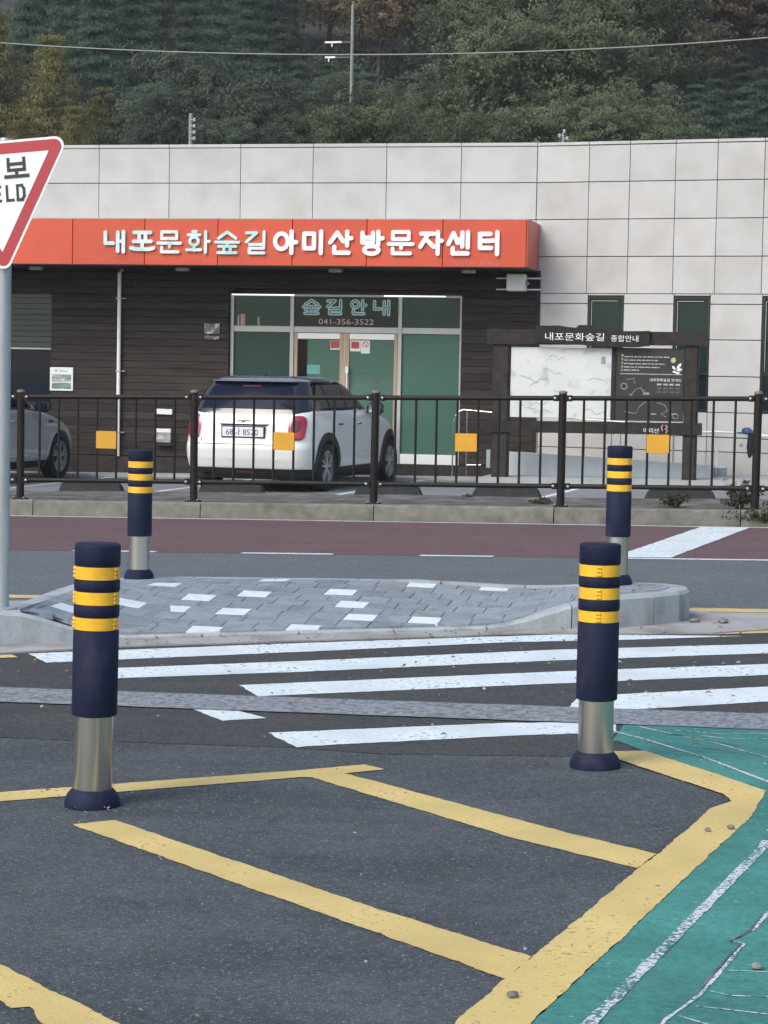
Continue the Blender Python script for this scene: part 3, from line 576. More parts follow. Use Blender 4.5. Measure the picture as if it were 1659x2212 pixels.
# ------------------------------------------------------------------ bollards
def bollard(label, s, t, base, steel, lean=(0, 0), turn=0.0, seed=1, H=.628):
    rnd = random.Random(seed); b = thing('bollard', label, 'bollard', (s, t, base), 'navy and yellow bollards')
    b.rotation_euler = (R(lean[0]), R(lean[1]), turn)
    m = MB(); m.lathe([(.100, -.015), (.102, .004), (.100, .022), (.091, .044), (.079, .058), (.0725, .064)], 32); part('base_collar', m, M['navy'], b, True, True, sharp=60)
    m = MB(); m.lathe([(.0705, .05), (.0705, .064 + steel + .02)], 32); part('steel_tube', m, M['steel'], b, True, True)
    z0 = .064 + steel; r = .083; n = 40; prof = [(.0725, 0), (.081, .003), (r, .010)]
    bands = [(a * H / .628, c * H / .628) for a, c in ((.081, .130), (.172, .221), (.265, .313))]
    for a, c in bands[::-1]: prof += [(r, H - c - .004), (r - .003, H - c), (r - .003, H - a), (r, H - a + .004)]
    prof += [(r, H - .010), (r - .002, H - .004), (r - .007, H), (.05, H + .002), (.001, H + .003)]
    m = MB(); m.lathe([(a, z0 + h) for a, h in prof], n); part('sleeve', m, M['navy'], b, True, True, sharp=40)
    for a, c in bands:
        m = MB(); m.lathe([(r - .004, z0 + H - c + .001), (r - .0008, z0 + H - c + .002), (r - .0008, z0 + H - a - .002), (r - .004, z0 + H - a - .001)], n, cap=False)
        bd = part('reflective_band', m, M['band'], b, True, True, sharp=40)
        m = MB()     # the moulded studs where the band overlaps, on both flanks
        for ang in (-2.84, -2.72, -.42, -.30):
            for q in range(3):
                zc = z0 + H - c + (c - a) * (.2 + .3 * q); x, y = math.cos(ang) * (r - .0005), math.sin(ang) * (r - .0005)
                m.lathe([(.007, 0), (.005, .0035), (.001, .005)], 8, (0, 0, 0)); k = len(m.v) - 24
                for i in range(k, len(m.v)):
                    px, py, pz = m.v[i]; ca, sa = math.cos(ang), math.sin(ang); m.v[i] = (x + ca * pz - sa * px, y + sa * pz + ca * px, zc + py)
        part('studs', m, M['band'], bd, True, True, kind='stuff')
    return b
bollard('nearest bollard with long steel shank, standing on the yellow line at left', -2.685, 7.28, G(-2.68) + .002, .268, (0, .75), 0.1, 1)
bollard('near bollard with shiny short shank, beside the teal pavement', -.99, 8.47, G(-.99) + .002, .208, (0, .1), 1.3, 2)
bollard('small far bollard at the left back corner of the traffic island', -4.74, 13.72, G(-4.74) + .207, .225, (0, .1), .6, 3, .585)
bollard('small far bollard at the right end of the traffic island, half behind a nearer one', -1.53, 14.08, G(-1.53) + .207, .25, (0, .2), 2.0, 4, .60)

# ------------------------------------------------------------------ yield sign
sg = thing('yield_sign', 'triangular red and white yield sign on grey pole at left edge', 'road sign', (-4.895, 11.72, G(-4.9) + .2))
m = MB(); m.lathe([(.040, -.05), (.040, 2.74)], 24, (0, 0, 0)); m.lathe([(.040, 2.74), (.034, 2.755), (.001, 2.76)], 24); part('pole', m, M['zinc'], sg, True, True)
m = MB(); m.lathe([(.085, 0), (.085, .012), (.045, .02)], 20); part('base_flange', m, M['zinc'], sg, True, True)
fc = link('sign_plate', None, sg, (0, -.062, 0)); ROT = R(4.4)
def tri(side, rad, k=8):
    hh = side * math.sqrt(3) / 2; P = [(-side / 2, hh / 3), (0, -2 * hh / 3), (side / 2, hh / 3)]; out = []
    for i, (x, z) in enumerate(P):
        L0 = math.hypot(x, z); cx_, cz_ = x * (1 - 2 * rad / L0), z * (1 - 2 * rad / L0); a0 = math.atan2(z, x)
        for j in range(k + 1): a = a0 - R(60) + R(120) * j / k; out.append((cx_ + rad * math.cos(a), cz_ + rad * math.sin(a)))
    return out
CX, CZ = -.012, 2.468            # plate centre relative to the pole base
def rotp(pts): return [(CX + x * math.cos(ROT) - z * math.sin(ROT), CZ + x * math.sin(ROT) + z * math.cos(ROT)) for x, z in pts]
m = MB(); m.vprism(rotp(tri(.912, .055)), -.004, 0); p_ = part('white_rim', m, M['swhite'], fc, False, True)
m = MB(); m.vprism(rotp(tri(.862, .042)), -.0065, -.004); part('red_border', m, M['sred'], fc, False, True)
m = MB(); m.vprism(rotp([(x, z - .002) for x, z in tri(.648, .004)]), -.009, -.0065); part('white_field', m, M['swhite'], fc, False, True)
def signletters(name, keys, boxes, th, sq=True):
    m = MB()
    for k, (x0, x1, z0, z1) in zip(keys, boxes): strokes(m, GL[k], x0, x1, z0, z1, -.009, th, .0012, sq)
    m.v = [(CX + x * math.cos(ROT) - z * math.sin(ROT), y, CZ + x * math.sin(ROT) + z * math.cos(ROT)) for x, y, z in m.v]
    part(name, m, M['sblack'], fc, False, True)
signletters('lettering', ['yang', 'bo'], [(-.165, -.01, .042, .162), (.042, .196, .042, .162)], .019)
signletters('lettering', ['Y', 'I', 'E', 'L', 'D'], [(-.165, -.105, -.09, .007), (-.085, -.065, -.09, .007), (-.035, .018, -.09, .007), (.044, .096, -.09, .007), (.109, .165, -.09, .007)], .016)
m = MB()
for z in (2.22, 2.62):
    m.box(-.06, .06, -.062, -.04, z - .02, z + .02); m.tube([(-.058, -.045, z), (-.05, .05, z), (.05, .05, z), (.058, -.045, z)], .008, 6)
part('clamp', m, M['zinc'], sg, False, True)

# ------------------------------------------------------------------ guard fence
FT = 23.15; S0 = -9.455; SP = 2.1; FS = .0175
fn = thing('guard_fence', 'dark brown metal guard fence with amber plates along the far kerb', 'fence', (S0, FT, 0))
def fz(s): return .185 + FS * s - .003
pos = [S0 + SP * i for i in range(-1, 6)]
pmb = MB(); pmb.lathe([(.044, -.05), (.044, 1.245)], 20); PM = pmb.mesh('post', M['fence'], True)
cmb = MB(); cmb.lathe([(.0465, 1.232), (.047, 1.246), (.044, 1.256), (.020, 1.262), (.001, 1.263)], 20); CM = cmb.mesh('post_cap', M['cap'], True, 50)
bmb = MB(); bmb.box(-.075, .075, -.07, .07, -.02, .012, .004)
for q in ((-.06, -.055), (.06, -.055), (-.06, .055), (.06, .055)): bmb.lathe([(.011, .012), (.011, .024), (.004, .028)], 8, (q[0], q[1], 0), mi=1)
BM = bmb.mesh('base_plate', [M['fence'], M['bolt']])
BRK = []
for sg_ in (-1, 1):
    brb = MB(); brb.box(min(sg_ * .04, sg_ * .10), max(sg_ * .04, sg_ * .10), -.034, .034, -.034, .034, .004); brb.lathe([(.016, -.034), (.016, -.042), (.010, -.048), (.001, -.050)], 10, (sg_ * .082, 0, 0), 'Y', mi=1); BRK.append(brb.mesh('rail_bracket', [M['fence'], M['bolt']]))
RL = MB(); RL.tube([(0, 0, 0), (SP, 0, FS * SP)], .027, 14); RM = RL.mesh('rail', M['fence'], True)
bl = MB(); bl.tube([(0, 0, .218), (0, 0, 1.18)], .0138, 10); BL = bl.mesh('baluster', M['fence'], True)
pl_ = MB(); pl_.box(-.122, .122, -.024, -.016, .588, .788, .003); PL = pl_.mesh('amber_plate', M['plate'])
for i, s in enumerate(pos):
    z = fz(s)
    po = link('post', PM, fn, (s - S0, 0, z), (R(random.uniform(-.2, .2)), R(random.uniform(-.3, .3)), 0))
    link('cap', CM, po); link('base_plate', BM, po); [link('rail_bracket', bk_, po, (0, 0, zz)) for bk_ in BRK for zz in (1.18, .218)]
    if i < len(pos) - 1:
        for zz in (1.18, .218): link('rail', RM, fn, (s - S0, 0, z + zz))
        for k in range(1, 9):
            ds = SP * k / 9; link('baluster', BL, fn, (s - S0 + ds, 0, z + FS * ds))
        ds = SP * (4.5) / 9; link('amber_plate', PL, fn, (s - S0 + ds, 0, z + FS * ds), (0, R(random.uniform(-1, 1)), 0))

# ------------------------------------------------------------------ wheel stops
wsb = MB()
prof = [(-.44, 0), (-.40, .10), (-.37, .13), (.37, .13), (.40, .10), (.44, 0)]
n = len(prof); vs = [(x, -.075 + (.02 if z > .05 else 0), z) for x, z in prof] + [(x, .075 - (.02 if z > .05 else 0), z) for x, z in prof]
wsb.add(vs, [tuple(range(n)), tuple(range(2 * n - 1, n - 1, -1))] + [(i, n + i, n + (i + 1) % n, (i + 1) % n) for i in range(n)])
WS = wsb.mesh('wheel_stop', pm('dark_rubber_block', (.022, .027, .028), .85, var=.3, vs=8, bump=.4, bs=40))
for s, lab in ((-9.72, 'dark rubber wheel stop on the empty bay between the two cars'), (-7.82, 'dark rubber wheel stop right behind the white car'), (-5.76, 'dark rubber wheel stop in the empty bay right of the white car'), (-4.25, 'dark rubber wheel stop below the left post of the notice board'), (-2.1, 'dark rubber wheel stop below the right post of the notice board'), (-.35, 'dark rubber wheel stop behind the weeds at the right edge')):
    o = link('wheel_stop', WS, None, (s, 26.22, CP(s)), (0, -R(1), 0)); o['label'] = lab; o['category'] = 'wheel stop'; o['group'] = 'wheel stops in the car park'
# ------------------------------------------------------------------ visitor centre
BT = 31.5
bd = thing('visitor_center', 'low pale stone building with orange sign canopy and dark timber front', 'building', (-8, BT, 0))
dr = Vector((math.cos(R(8.5)), -math.sin(R(8.5)), 0)); nr = Vector((math.sin(R(8.5)), math.cos(R(8.5)), 0)); P0 = Vector((-4.70, BT, 0))
def RWv(a, z, off=0): p = P0 + dr * a - nr * off; return (p.x, p.y, z)
# core walls behind the cladding (dark joints)
m = MB(); m.prism([(-24, BT + .06), (-14.25, BT + .06), (-14.25, BT + .5), (-12.32, BT + .5), (-12.32, BT + .06), (-9.50, BT + .06), (-9.50, BT + .5), (-5.82, BT + .5), (-5.82, BT + .06), (-4.70, BT + .06), RWv(8.5, 0, -.06)[:2], (4.5, 38.2), (-24, 38.2)], -.4, 4.88); part('wall_core', m, M['joint'], bd)
m = MB(); m.prism([(-24, BT + .02), (-4.70, BT + .02), RWv(8.5, 0, -.02)[:2], (4.6, 38.3), (-24, 38.3)], 4.885, 4.93); part('roof', m, M['slab'], bd)
J = [-11.603 + 1.1407 * i for i in range(-9, 7)]; J[-1] = -4.757; J.append(-4.70)
def panel(x0, x1, z0, z1, name='stone_panel'):
    m = MB(); d = random.uniform(0, .003); m.box(x0 + .0045, x1 - .0045, BT - d, BT + .05, z0 + .0035, z1 - .0035, .003); part(name, m, M['stone'], bd)
for a, b in zip(J[:-2], J[1:-1]):
    panel(a, b, 4.40, 4.93); panel(a, b, 3.855, 4.395); panel(a, b, 3.10, 3.85)
    m = MB(); m.box(a + .004, b - .004, BT - .012, BT + .20, 4.935, 4.985, .005); part('coping', m, M['stone'], bd)
AC = [0, .738, 1.352, 2.03, 2.645, 3.322, 3.935, 4.61, 5.22, 5.90, 6.55, 7.2]
def rpanel(a0, a1, z0, z1, name='stone_panel', thick=.05, proud=0.0):
    m = MB(); d = random.uniform(0, .003) + proud; m.box(a0 + .0045, a1 - .0045, -d, thick, z0 + .0035, z1 - .0035, .003)
    m.v = [(lambda p: (p.x, p.y, z))(P0 + dr * x + nr * y) for x, y, z in m.v]; part(name, m, M['stone'], bd)
for a, b in zip(AC[:-1], AC[1:]):
    aa = a if a else -.057
    for z0, z1 in ((4.40, 4.93), (3.855, 4.395), (3.31, 3.85), (2.768, 3.305)): rpanel(aa, b, z0, z1)
    rpanel(aa, b, 4.935, 4.985, 'coping', .2, .010)
WIN = [(.768, 1.312), (2.055, 2.592), (3.345, 3.882), (4.63, 5.17), (5.93, 6.47)]
ZR = [(2.622, 2.765), (2.11, 2.617), (1.585, 2.105), (1.065, 1.58), (.497, 1.06), (-.12, .492)]
ed = [0] + [v for w in WIN for v in w] + [7.2]
for k in range(0, len(ed), 2):
    for z0, z1 in ZR: rpanel(ed[k] + (0 if k == 0 else .0), ed[k + 1], z0, z1)
for a, b in WIN:
    for z0, z1 in ZR[4:]: rpanel(a, b, z0, z1)
    rpanel(a, b, 2.738, 2.765)
    w = link('window', None, bd, RWv((a + b) / 2, 0, 0) if False else (Vector(RWv((a + b) / 2, 0, -.02)) - Vector(bd.location)), (0, 0, -R(8.5))); hw = (b - a) / 2
    m = MB(); z0, z1 = 1.068, 2.735
    for q in ((-hw, -hw + .035, z0, z1), (hw - .035, hw, z0, z1), (-hw + .035, hw - .035, z1 - .04, z1), (-hw + .035, hw - .035, z0, z0 + .04), (-hw + .035, hw - .035, 1.60, 1.64)): m.box(q[0], q[1], .0, .05, q[2], q[3])
    part('frame', m, M['darkfr'], w, False, True)
    m = MB(); m.box(-hw + .05, -hw + .058, -.004, 0.0, 1.66, z1 - .07); m.box(-hw + .05, hw - .10, -.004, 0.0, z1 - .078, z1 - .07); part('inner_trim', m, M['alu'], w, False, True)
    m = MB(); m.box(-hw + .034, hw - .034, .022, .03, 1.63, z1 - .03); part('pane', m, M['glass_dark'], w, False, True)
    m = MB(); m.box(-hw + .034, hw - .034, .022, .03, z0 + .03, 1.61); part('pane', m, M['glass_blue'], w, False, True)
# timber cladding: boards around the glazed entrance and the left window
ZH = .1135; z = .19; GX0, GX1, GZ = -9.47, -5.845, 2.725; WX0, WX1, WZ0, WZ1 = -14.2, -12.36, .95, 2.735
while z < 3.08:
    z1 = min(z + ZH, 3.10); segs = [(-20, -4.70)]
    def cut(segs, a, b):
        o = []
        for p, q in segs:
            if b <= p or a >= q: o.append((p, q)); continue
            if p < a: o.append((p, a))
            if q > b: o.append((b, q))
        return o
    if z < GZ - .03: segs = cut(segs, GX0, GX1)
    if z1 > WZ0 + .05 and z < WZ1 - .05: segs = cut(segs, WX0, WX1)
    for p, q in segs:
        L = q - p; cuts = [p]
        if L > 4.2: cuts += [p + L * random.uniform(.35, .65)]
        cuts.append(q)
        for a, b in zip(cuts[:-1], cuts[1:]):
            m = MB(); d = random.uniform(0, .005); m.box(a + .0015, b - .0015, BT - .018 - d, BT + .03, z + .0025, z1 - .002, .0025); part('cladding_board', m, M['wood'], bd)
    z = z1
m = MB(); m.box(-20, -4.72, BT - .06, BT + .04, -.35, .178, .006); part('plinth', m, M['woodb'], bd)
m = MB(); m.box(-4.735, -4.665, BT - .030, BT + .02, .1, 3.10, .006); part('corner_trim', m, M['woodb'], bd)
# glazed entrance
en = link('entrance', None, bd, Vector((0, 0, 0))); YF = BT + .05
def ebox(x0, x1, z0, z1, mat, name, y0=YF, y1=YF + .06, c=.004):
    m = MB(); m.box(x0, x1, y0, y1, z0, z1, c); return part(name, m, M[mat], en)
for x0, x1 in ((-9.465, -9.41), (-8.515, -8.455), (-6.826, -6.768), (-5.88, -5.848)): ebox(x0, x1, .17, 2.72, 'alu', 'mullion', YF - .012, YF + .06)
for x0, x1 in ((-9.41, -8.515), (-8.455, -6.826), (-6.768, -5.88)):
    ebox(x0, x1, 2.140, 2.232, 'alu', 'transom'); ebox(x0, x1, 2.685, 2.72, 'alu', 'head')
def pane(x0, x1, z0, z1, mat): ebox(x0, x1, z0, z1, mat, 'pane', YF + .028, YF + .036, 0)
pane(-9.412, -8.513, 2.23, 2.687, 'glass_mid'); pane(-8.457, -6.824, 2.23, 2.687, 'glass_dark'); pane(-6.77, -5.878, 2.23, 2.687, 'glass_mid')
pane(-9.412, -8.513, .32, 2.142, 'glass_mid'); pane(-6.77, -5.878, .32, 2.142, 'glass_green')
ebox(-9.41, -8.515, .172, .325, 'whitep', 'sill_panel'); ebox(-6.768, -5.88, .172, .325, 'whitep', 'sill_panel')
ebox(-9.44, -8.45, 2.698, 2.714, 'tube', 'lit_tube', YF - .04, YF - .016); ebox(-7.05, -6.10, 2.698, 2.714, 'tube', 'lit_tube', YF - .04, YF - .016)
for x0, x1, op in ((-8.45, -7.658, -1), (-7.652, -6.832, 1)):
    dl = link('door', None, bd, Vector((x0 - bd.location.x, 0, 0))); hz = bd.location.x + dl.location.x
    def dbox(a, b, z0, z1, mat, name, y0=YF + .002, y1=YF + .05, c=.004, par=dl):
        m = MB(); m.box(a, b, y0, y1, z0, z1, c); return part(name, m, M[mat], par)
    sl = .055 if op < 0 else .072; sr = .072 if op < 0 else .055
    dbox(x0, x0 + sl, .19, 2.136, 'tan', 'stile'); dbox(x1 - sr, x1, .19, 2.136, 'tan', 'stile')
    dbox(x0 + sl, x1 - sr, 2.045, 2.132, 'cream', 'top_rail'); dbox(x0 + sl, x1 - sr, .19, .33, 'tan', 'bottom_rail')
    m = MB(); m.box(x0 + sl - .004, x1 - sr + .004, YF + .022, YF + .03, .32, 2.05); part('pane', m, M['glass_green'], dl)
    hx = x1 - .03 if op < 0 else x0 + .05
    if op > 0:
        m = MB(); m.tube([(hx, YF - .04, 1.05), (hx, YF - .04, 1.56)], .011, 8); m.tube([(hx, YF - .04, 1.1), (hx, YF + .01, 1.1)], .008, 6); m.tube([(hx, YF - .04, 1.5), (hx, YF + .01, 1.5)], .008, 6); m.box(hx - .022, hx + .022, YF - .055, YF + .001, 1.53, 1.63, .005)
        part('pull_handle', m, M['whitep'], dl, True)
    else:
        m = MB(); m.box(-8.39, -8.245, YF + .016, YF + .021, .34, 2.03); part('dark_gap', m, M['glass_black'], dl)
# seam between the leaves
m = MB(); m.box(-7.6575, -7.6525, YF - .002, YF + .02, .19, 2.136); part('door_seam', m, M['whitep'], en)
# vinyl lettering on the transom light
def film(name, keys, boxes, th1, th2):
    for k, b in zip(keys, boxes):
        m = MB(); strokes(m, GL[k], b[0] - .014, b[1] + .014, b[2] - .014, b[3] + .014, YF + .028, th1, .0010); o = part(name, m, M['whitefilm'], en)
        m = MB(); strokes(m, GL[k], *b, YF + .0215, th2, .0005); part('film_fill', m, M['tealfilm'], en)
film('film_letter', ['sup', 'gil', 'an', 'nae'], [(-8.33, -8.05, 2.42, 2.645), (-7.955, -7.715, 2.42, 2.645), (-7.58, -7.33, 2.42, 2.645), (-7.225, -6.97, 2.415, 2.64)], .052, .022)
text_part('phone_number', '041-356-3522', (-8.075, -7.215, 2.268, 2.352), YF + .027, M['pinkfilm'], en)
m = MB(); m.box(-9.36, -9.33, YF + .02, YF + .026, 2.235, 2.40); m.box(-9.31, -9.24, YF + .02, YF + .026, 2.235, 2.41); m.box(-9.04, -9.01, YF + .02, YF + .026, 2.235, 2.37); part('ledge_item', m, M['tan'], en)
# left window with a slatted blind
w = link('window', None, bd, Vector((-13.28 - bd.location.x, .03, 0))); hw = .92
m = MB()
for q in ((-hw, -hw + .04, WZ0, WZ1), (hw - .02, hw, WZ0, WZ1), (-hw + .04, hw - .02, WZ1 - .03, WZ1), (-hw + .04, hw - .02, WZ0, WZ0 + .04)): m.box(q[0], q[1], -.01, .05, q[2], q[3])
part('frame', m, M['darkfr'], w, False, True)
m = MB(); m.box(-hw + .04, hw - .02, .0, .03, 1.815, 1.84); part('transom', m, M['alu'], w, False, True)
m = MB(); m.box(-hw + .03, hw - .01, .03, .04, WZ0 + .03, WZ1 - .02); part('pane', m, M['glass_blue'], w, False, True)
blindm = pm('green_blind', (.026, .042, .036), .35, rnd=.15)
for k in range(10):
    m = MB(); z0 = 1.845 + k * .0865; m.box(-hw + .041, hw - .021, .018, .028, z0, z0 + .081, .002); part('blind_slat', m, blindm, w, False, True)
# canopy with the sign
cn = link('canopy', None, bd, Vector((0, 0, 0))); CF = 30.4
m = MB(); m.box(-20, -4.725, CF + .03, BT + .02, 3.105, 3.755); part('canopy_core', m, M['soffit'], cn)
SE = [-20.6 + 1.1392 * i for i in range(0, 14)]
SE = [-11.61 - 1.139 * k for k in range(7, 0, -1)] + [-11.61, -10.47, -9.333, -8.194, -7.07, -5.943, -4.722]
for a, b in zip(SE[:-1], SE[1:]):
    m = MB(); m.box(a + .005, b - .005, CF - random.uniform(0, .003), CF + .032, 3.092, 3.772, .004); part('fascia_panel', m, M['red'], cn)
m = MB(); m.box(-4.7205, -4.700, CF + .002, BT - .03, 3.095, 3.770, .003); part('end_panel', m, M['red_side'], cn)
m = MB(); m.box(-20, -4.70, CF + .002, BT + .02, 3.772, 3.785); part('canopy_top', m, M['zinc'], cn)
m = MB(); m.box(-20, -4.705, CF + .012, BT - .02, 3.078, 3.104); part('soffit_board', m, M['soffit'], cn)
LB = [('nae', -11.115, -10.76), ('po', -10.704, -10.291), ('mun', -10.276, -9.879), ('hwa', -9.827, -9.435), ('sup', -9.378, -8.981), ('gil', -8.912, -8.582),
      ('a', -8.479, -8.094), ('mi', -8.041, -7.714), ('san', -7.644, -7.263), ('bang', -7.174, -6.797), ('mun', -6.763, -6.352), ('ja', -6.299, -5.922), ('sen', -5.887, -5.523), ('teo', -5.44, -5.10)]
for i, (k, a, b) in enumerate(LB):
    teal = i < 6; z0, z1 = (3.253, 3.607) if teal else (3.246, 3.622); th = .055 if teal else .064
    if k in ('sup', 'hwa', 'gil') : th *= .80
    if k == 'mun': th *= .86
    m = MB(); strokes(m, GL[k], a, b, z0, z1, CF - .003, th, .030); part('sign_letter', m, M['letteal' if teal else 'letwhite'], cn)
text_part('address_print', '아미로 354-2', (-5.80, -5.115, 3.108, 3.192), CF - .004, M['faint'], cn)
# downpipe
m = MB(); m.tube([(-11.225, BT - .075, .18), (-11.225, BT - .075, 3.02), (-11.20, BT - .03, 3.07)], .030, 12); dp = part('downpipe', m, M['cream'], bd, True)
for z in (.55, 1.50, 2.62):
    m = MB(); m.box(-11.262, -11.188, BT - .11, BT - .02, z - .012, z + .012); m.box(-11.19, -11.13, BT - .06, BT - .02, z - .008, z + .008); part('pipe_clip', m, M['alu'], dp)
# ------------------------------------------------------------------ things fixed to or standing before the building
for s, lab in ((-12.43, 'unlit soffit lamp under the canopy nearest the yield sign'), (-10.07, 'unlit soffit lamp under the canopy right of the downpipe'), (-7.68, 'unlit soffit lamp under the canopy above the glass doors'), (-5.66, 'unlit soffit lamp under the right end of the canopy')):
    m = MB(); m.lathe([(.10, 3.03), (.11, 3.045), (.11, 3.079)], 20, (s, 31.0, 0)); solo('soffit_lamp', m, M['alu'], lab, 'lamp', (s, 31.0, 3.03), 'soffit lamps under the canopy', True)
b = thing('service_box', 'white metal box on bracket bars under the canopy end', 'box', (-4.98, 31.25, 2.78))
m = MB(); m.box(-5.118, -4.844, 31.12, 31.34, 2.785, 3.035, .012); part('housing', m, M['whitep'], b)
for z in (2.98, 2.815):
    m = MB(); m.tube([(-5.31, 31.36, z), (-4.64, 31.36, z)], .012, 8); part('bar', m, M['whitep'], b, True)
m = MB(); m.lathe([(.03, 0), (.02, .05)], 12, (-4.842, 31.2, 2.90), 'X'); part('gland', m, M['alu'], b)
b = thing('notice_sign', 'small white framed notice with green picture beside the left window', 'sign', (-12.175, BT - .03, 1.17)); y0 = BT - .026
m = MB(); m.box(-12.368, -11.985, y0 - .02, y0 - .001, 1.175, 1.542, .004); part('board', m, M['whitep'], b)
pic = pm('green_notice_print', (.16, .25, .19), .4, var=.5, vs=14, col2=(.5, .55, .5), c2s=9, c2a=.5, c2b=.6, stretch=(.4, 1, 1.6))
m = MB(); m.box(-12.335, -12.015, y0 - .022, y0 - .02, 1.315, 1.43); m.box(-12.335, -12.015, y0 - .022, y0 - .02, 1.205, 1.30); part('picture', m, pic, b)
m = MB(); m.vprism([(-12.29, 1.51), (-12.24, 1.505), (-12.265, 1.455)], y0 - .022, y0 - .02); m.box(-12.215, -12.075, y0 - .022, y0 - .02, 1.476, 1.492); part('heading_print', m, M['zinc'], b)
b = thing('wall_plaque', 'small grey two piece plaque on the dark boards left of the entrance', 'plaque', (-9.73, BT - .03, 2.0)); gm = pm('plaque_face', (.10, .10, .10), .25, metal=.5, var=.6, vs=9, col2=(.4, .4, .4), c2s=8, c2a=.55, c2b=.6)
m = MB(); m.box(-9.858, -9.605, y0 - .015, y0 - .001, 2.095, 2.255, .003); part('upper_plate', m, gm, b)
m = MB(); m.box(-9.856, -9.608, y0 - .015, y0 - .001, 2.01, 2.068, .003); part('lower_plate', m, gm, b)
b = thing('meter_hood', 'flat silver cover plate on the dark boards above the meter box', 'cover', (-10.49, BT - .03, .84)); m = MB(); m.vprism([(-10.635, .85), (-10.62, .93), (-10.352, .925), (-10.352, .842)], y0 - .05, y0 - .001); part('plate', m, M['whitep'], b)
b = thing('meter_box', 'silver and white meter box on the dark boards left of the white car', 'meter', (-10.48, BT - .03, .4))
m = MB(); m.box(-10.605, -10.352, y0 - .10, y0 - .001, .41, .62, .008); part('case', m, pm('meter_foil', (.5, .5, .5), .25, metal=.6, var=.5, vs=12, bump=.6, bs=14), b)
m = MB(); m.box(-10.61, -10.347, y0 - .11, y0 - .10, .565, .625, .003); part('lid', m, M['whitep'], b)
m = MB(); m.box(-10.58, -10.32, y0 - .08, y0 - .001, .36, .405, .004); part('base', m, M['black'], b)
# door stickers and notices
def sticker(lab, x0, x1, z0, z1, mat, inner=None, im=None):
    b = thing('sticker', lab, 'sticker', ((x0 + x1) / 2, YF + .02, z0)); y = YF + .0218
    m = MB(); m.box(x0, x1, y - .002, y, z0, z1); part('sheet', m, M[mat], b)
    if inner:
        m = MB(); m.box(x0 + inner[0], x1 - inner[1], y - .003, y - .002, z0 + inner[2], z1 - inner[3]); part('print', m, M[im], b)
    return b
sticker('red and white sticker at the top of the left door pane', -7.883, -7.733, 1.885, 2.022, 'poster_white', (.006, .006, .022, .004), 'poster_red')
sticker('red printed sticker at the top of the right door pane', -7.575, -7.41, 1.865, 2.030, 'poster_white', (.02, .02, .042, .018), 'poster_red')
sk = sticker('white no smoking notice beside the red sticker on the right door', -7.404, -7.266, 1.835, 2.030, 'poster_white')
m = MB(); strokes(m, [('O', .5, .5, .5, .5), [(.15, .85), (.85, .15)]], -7.385, -7.285, 1.925, 2.015, YF + .0195, .012, .001); part('print', m, M['poster_red'], sk)
sticker('teal paper notice low on the left door pane', -8.245, -8.04, 1.51, 1.65, 'tealpap')
m = MB(); m.box(-7.40, -7.118, YF + .0195, YF + .0215, 1.375, 1.55); solo('door_sheet', m, pm('pale_green_sheet', (.045, .10, .08), .2), 'faint pale green sheet in the middle of the right door', 'sheet', (-7.26, YF + .02, 1.375))
# handrail by the entrance
hr = thing('handrail', 'thin steel handrail from the doors to behind the notice board', 'handrail', (-5.6, 31.0, 0)); yh = 31.0
m = MB(); m.tube([(-5.852, yh, .04), (-5.842, yh, .86), (-5.815, yh, .93), (-5.76, yh, 1.0), (-5.70, yh, 1.025), (-5.27, yh, .995), (-4.0, yh, .93), (-2.6, yh, .86)], .011, 8); part('rail', m, M['steel'], hr, True)
for s, z in ((-5.64, 1.02), (-4.6, .96), (-3.5, .90)):
    m = MB(); m.tube([(s, yh, .05), (s, yh, z)], .009, 8); part('rail_post', m, M['steel'], hr, True)
m = MB(); m.tube([(-5.64, yh, .21), (-5.42, yh, .215)], .008, 6); part('lower_bar', m, M['steel'], hr, True)
m = MB(); m.box(-5.36, -5.30, 31.1, 31.2, .17, .44, .004); solo('marker_board', m, M['zinc'], 'short pale upright board beside the left notice board post', 'board', (-5.33, 31.15, .15))
rw_ = thing('ramp_wall', 'low pale grey sloping ramp wall behind the notice board', 'wall', (-3.5, 29.65, .14))
m = MB(); m.vprism([(-4.82, .10), (-1.95, .14), (-1.95, .345), (-4.82, .475)], 29.58, 29.70); part('wall_panel', m, pm('pale_ramp_render', (.56, .60, .61), .8, var=.08, vs=3), rw_)
m = MB(); m.prism([(-4.81, 29.705), (-1.95, 29.705), (-1.95, 30.9), (-4.81, 30.9)], lambda x, y: .1, lambda x, y: .43 - (x + 4.82) * .043); part('ramp_deck', m, M['slab'], rw_)
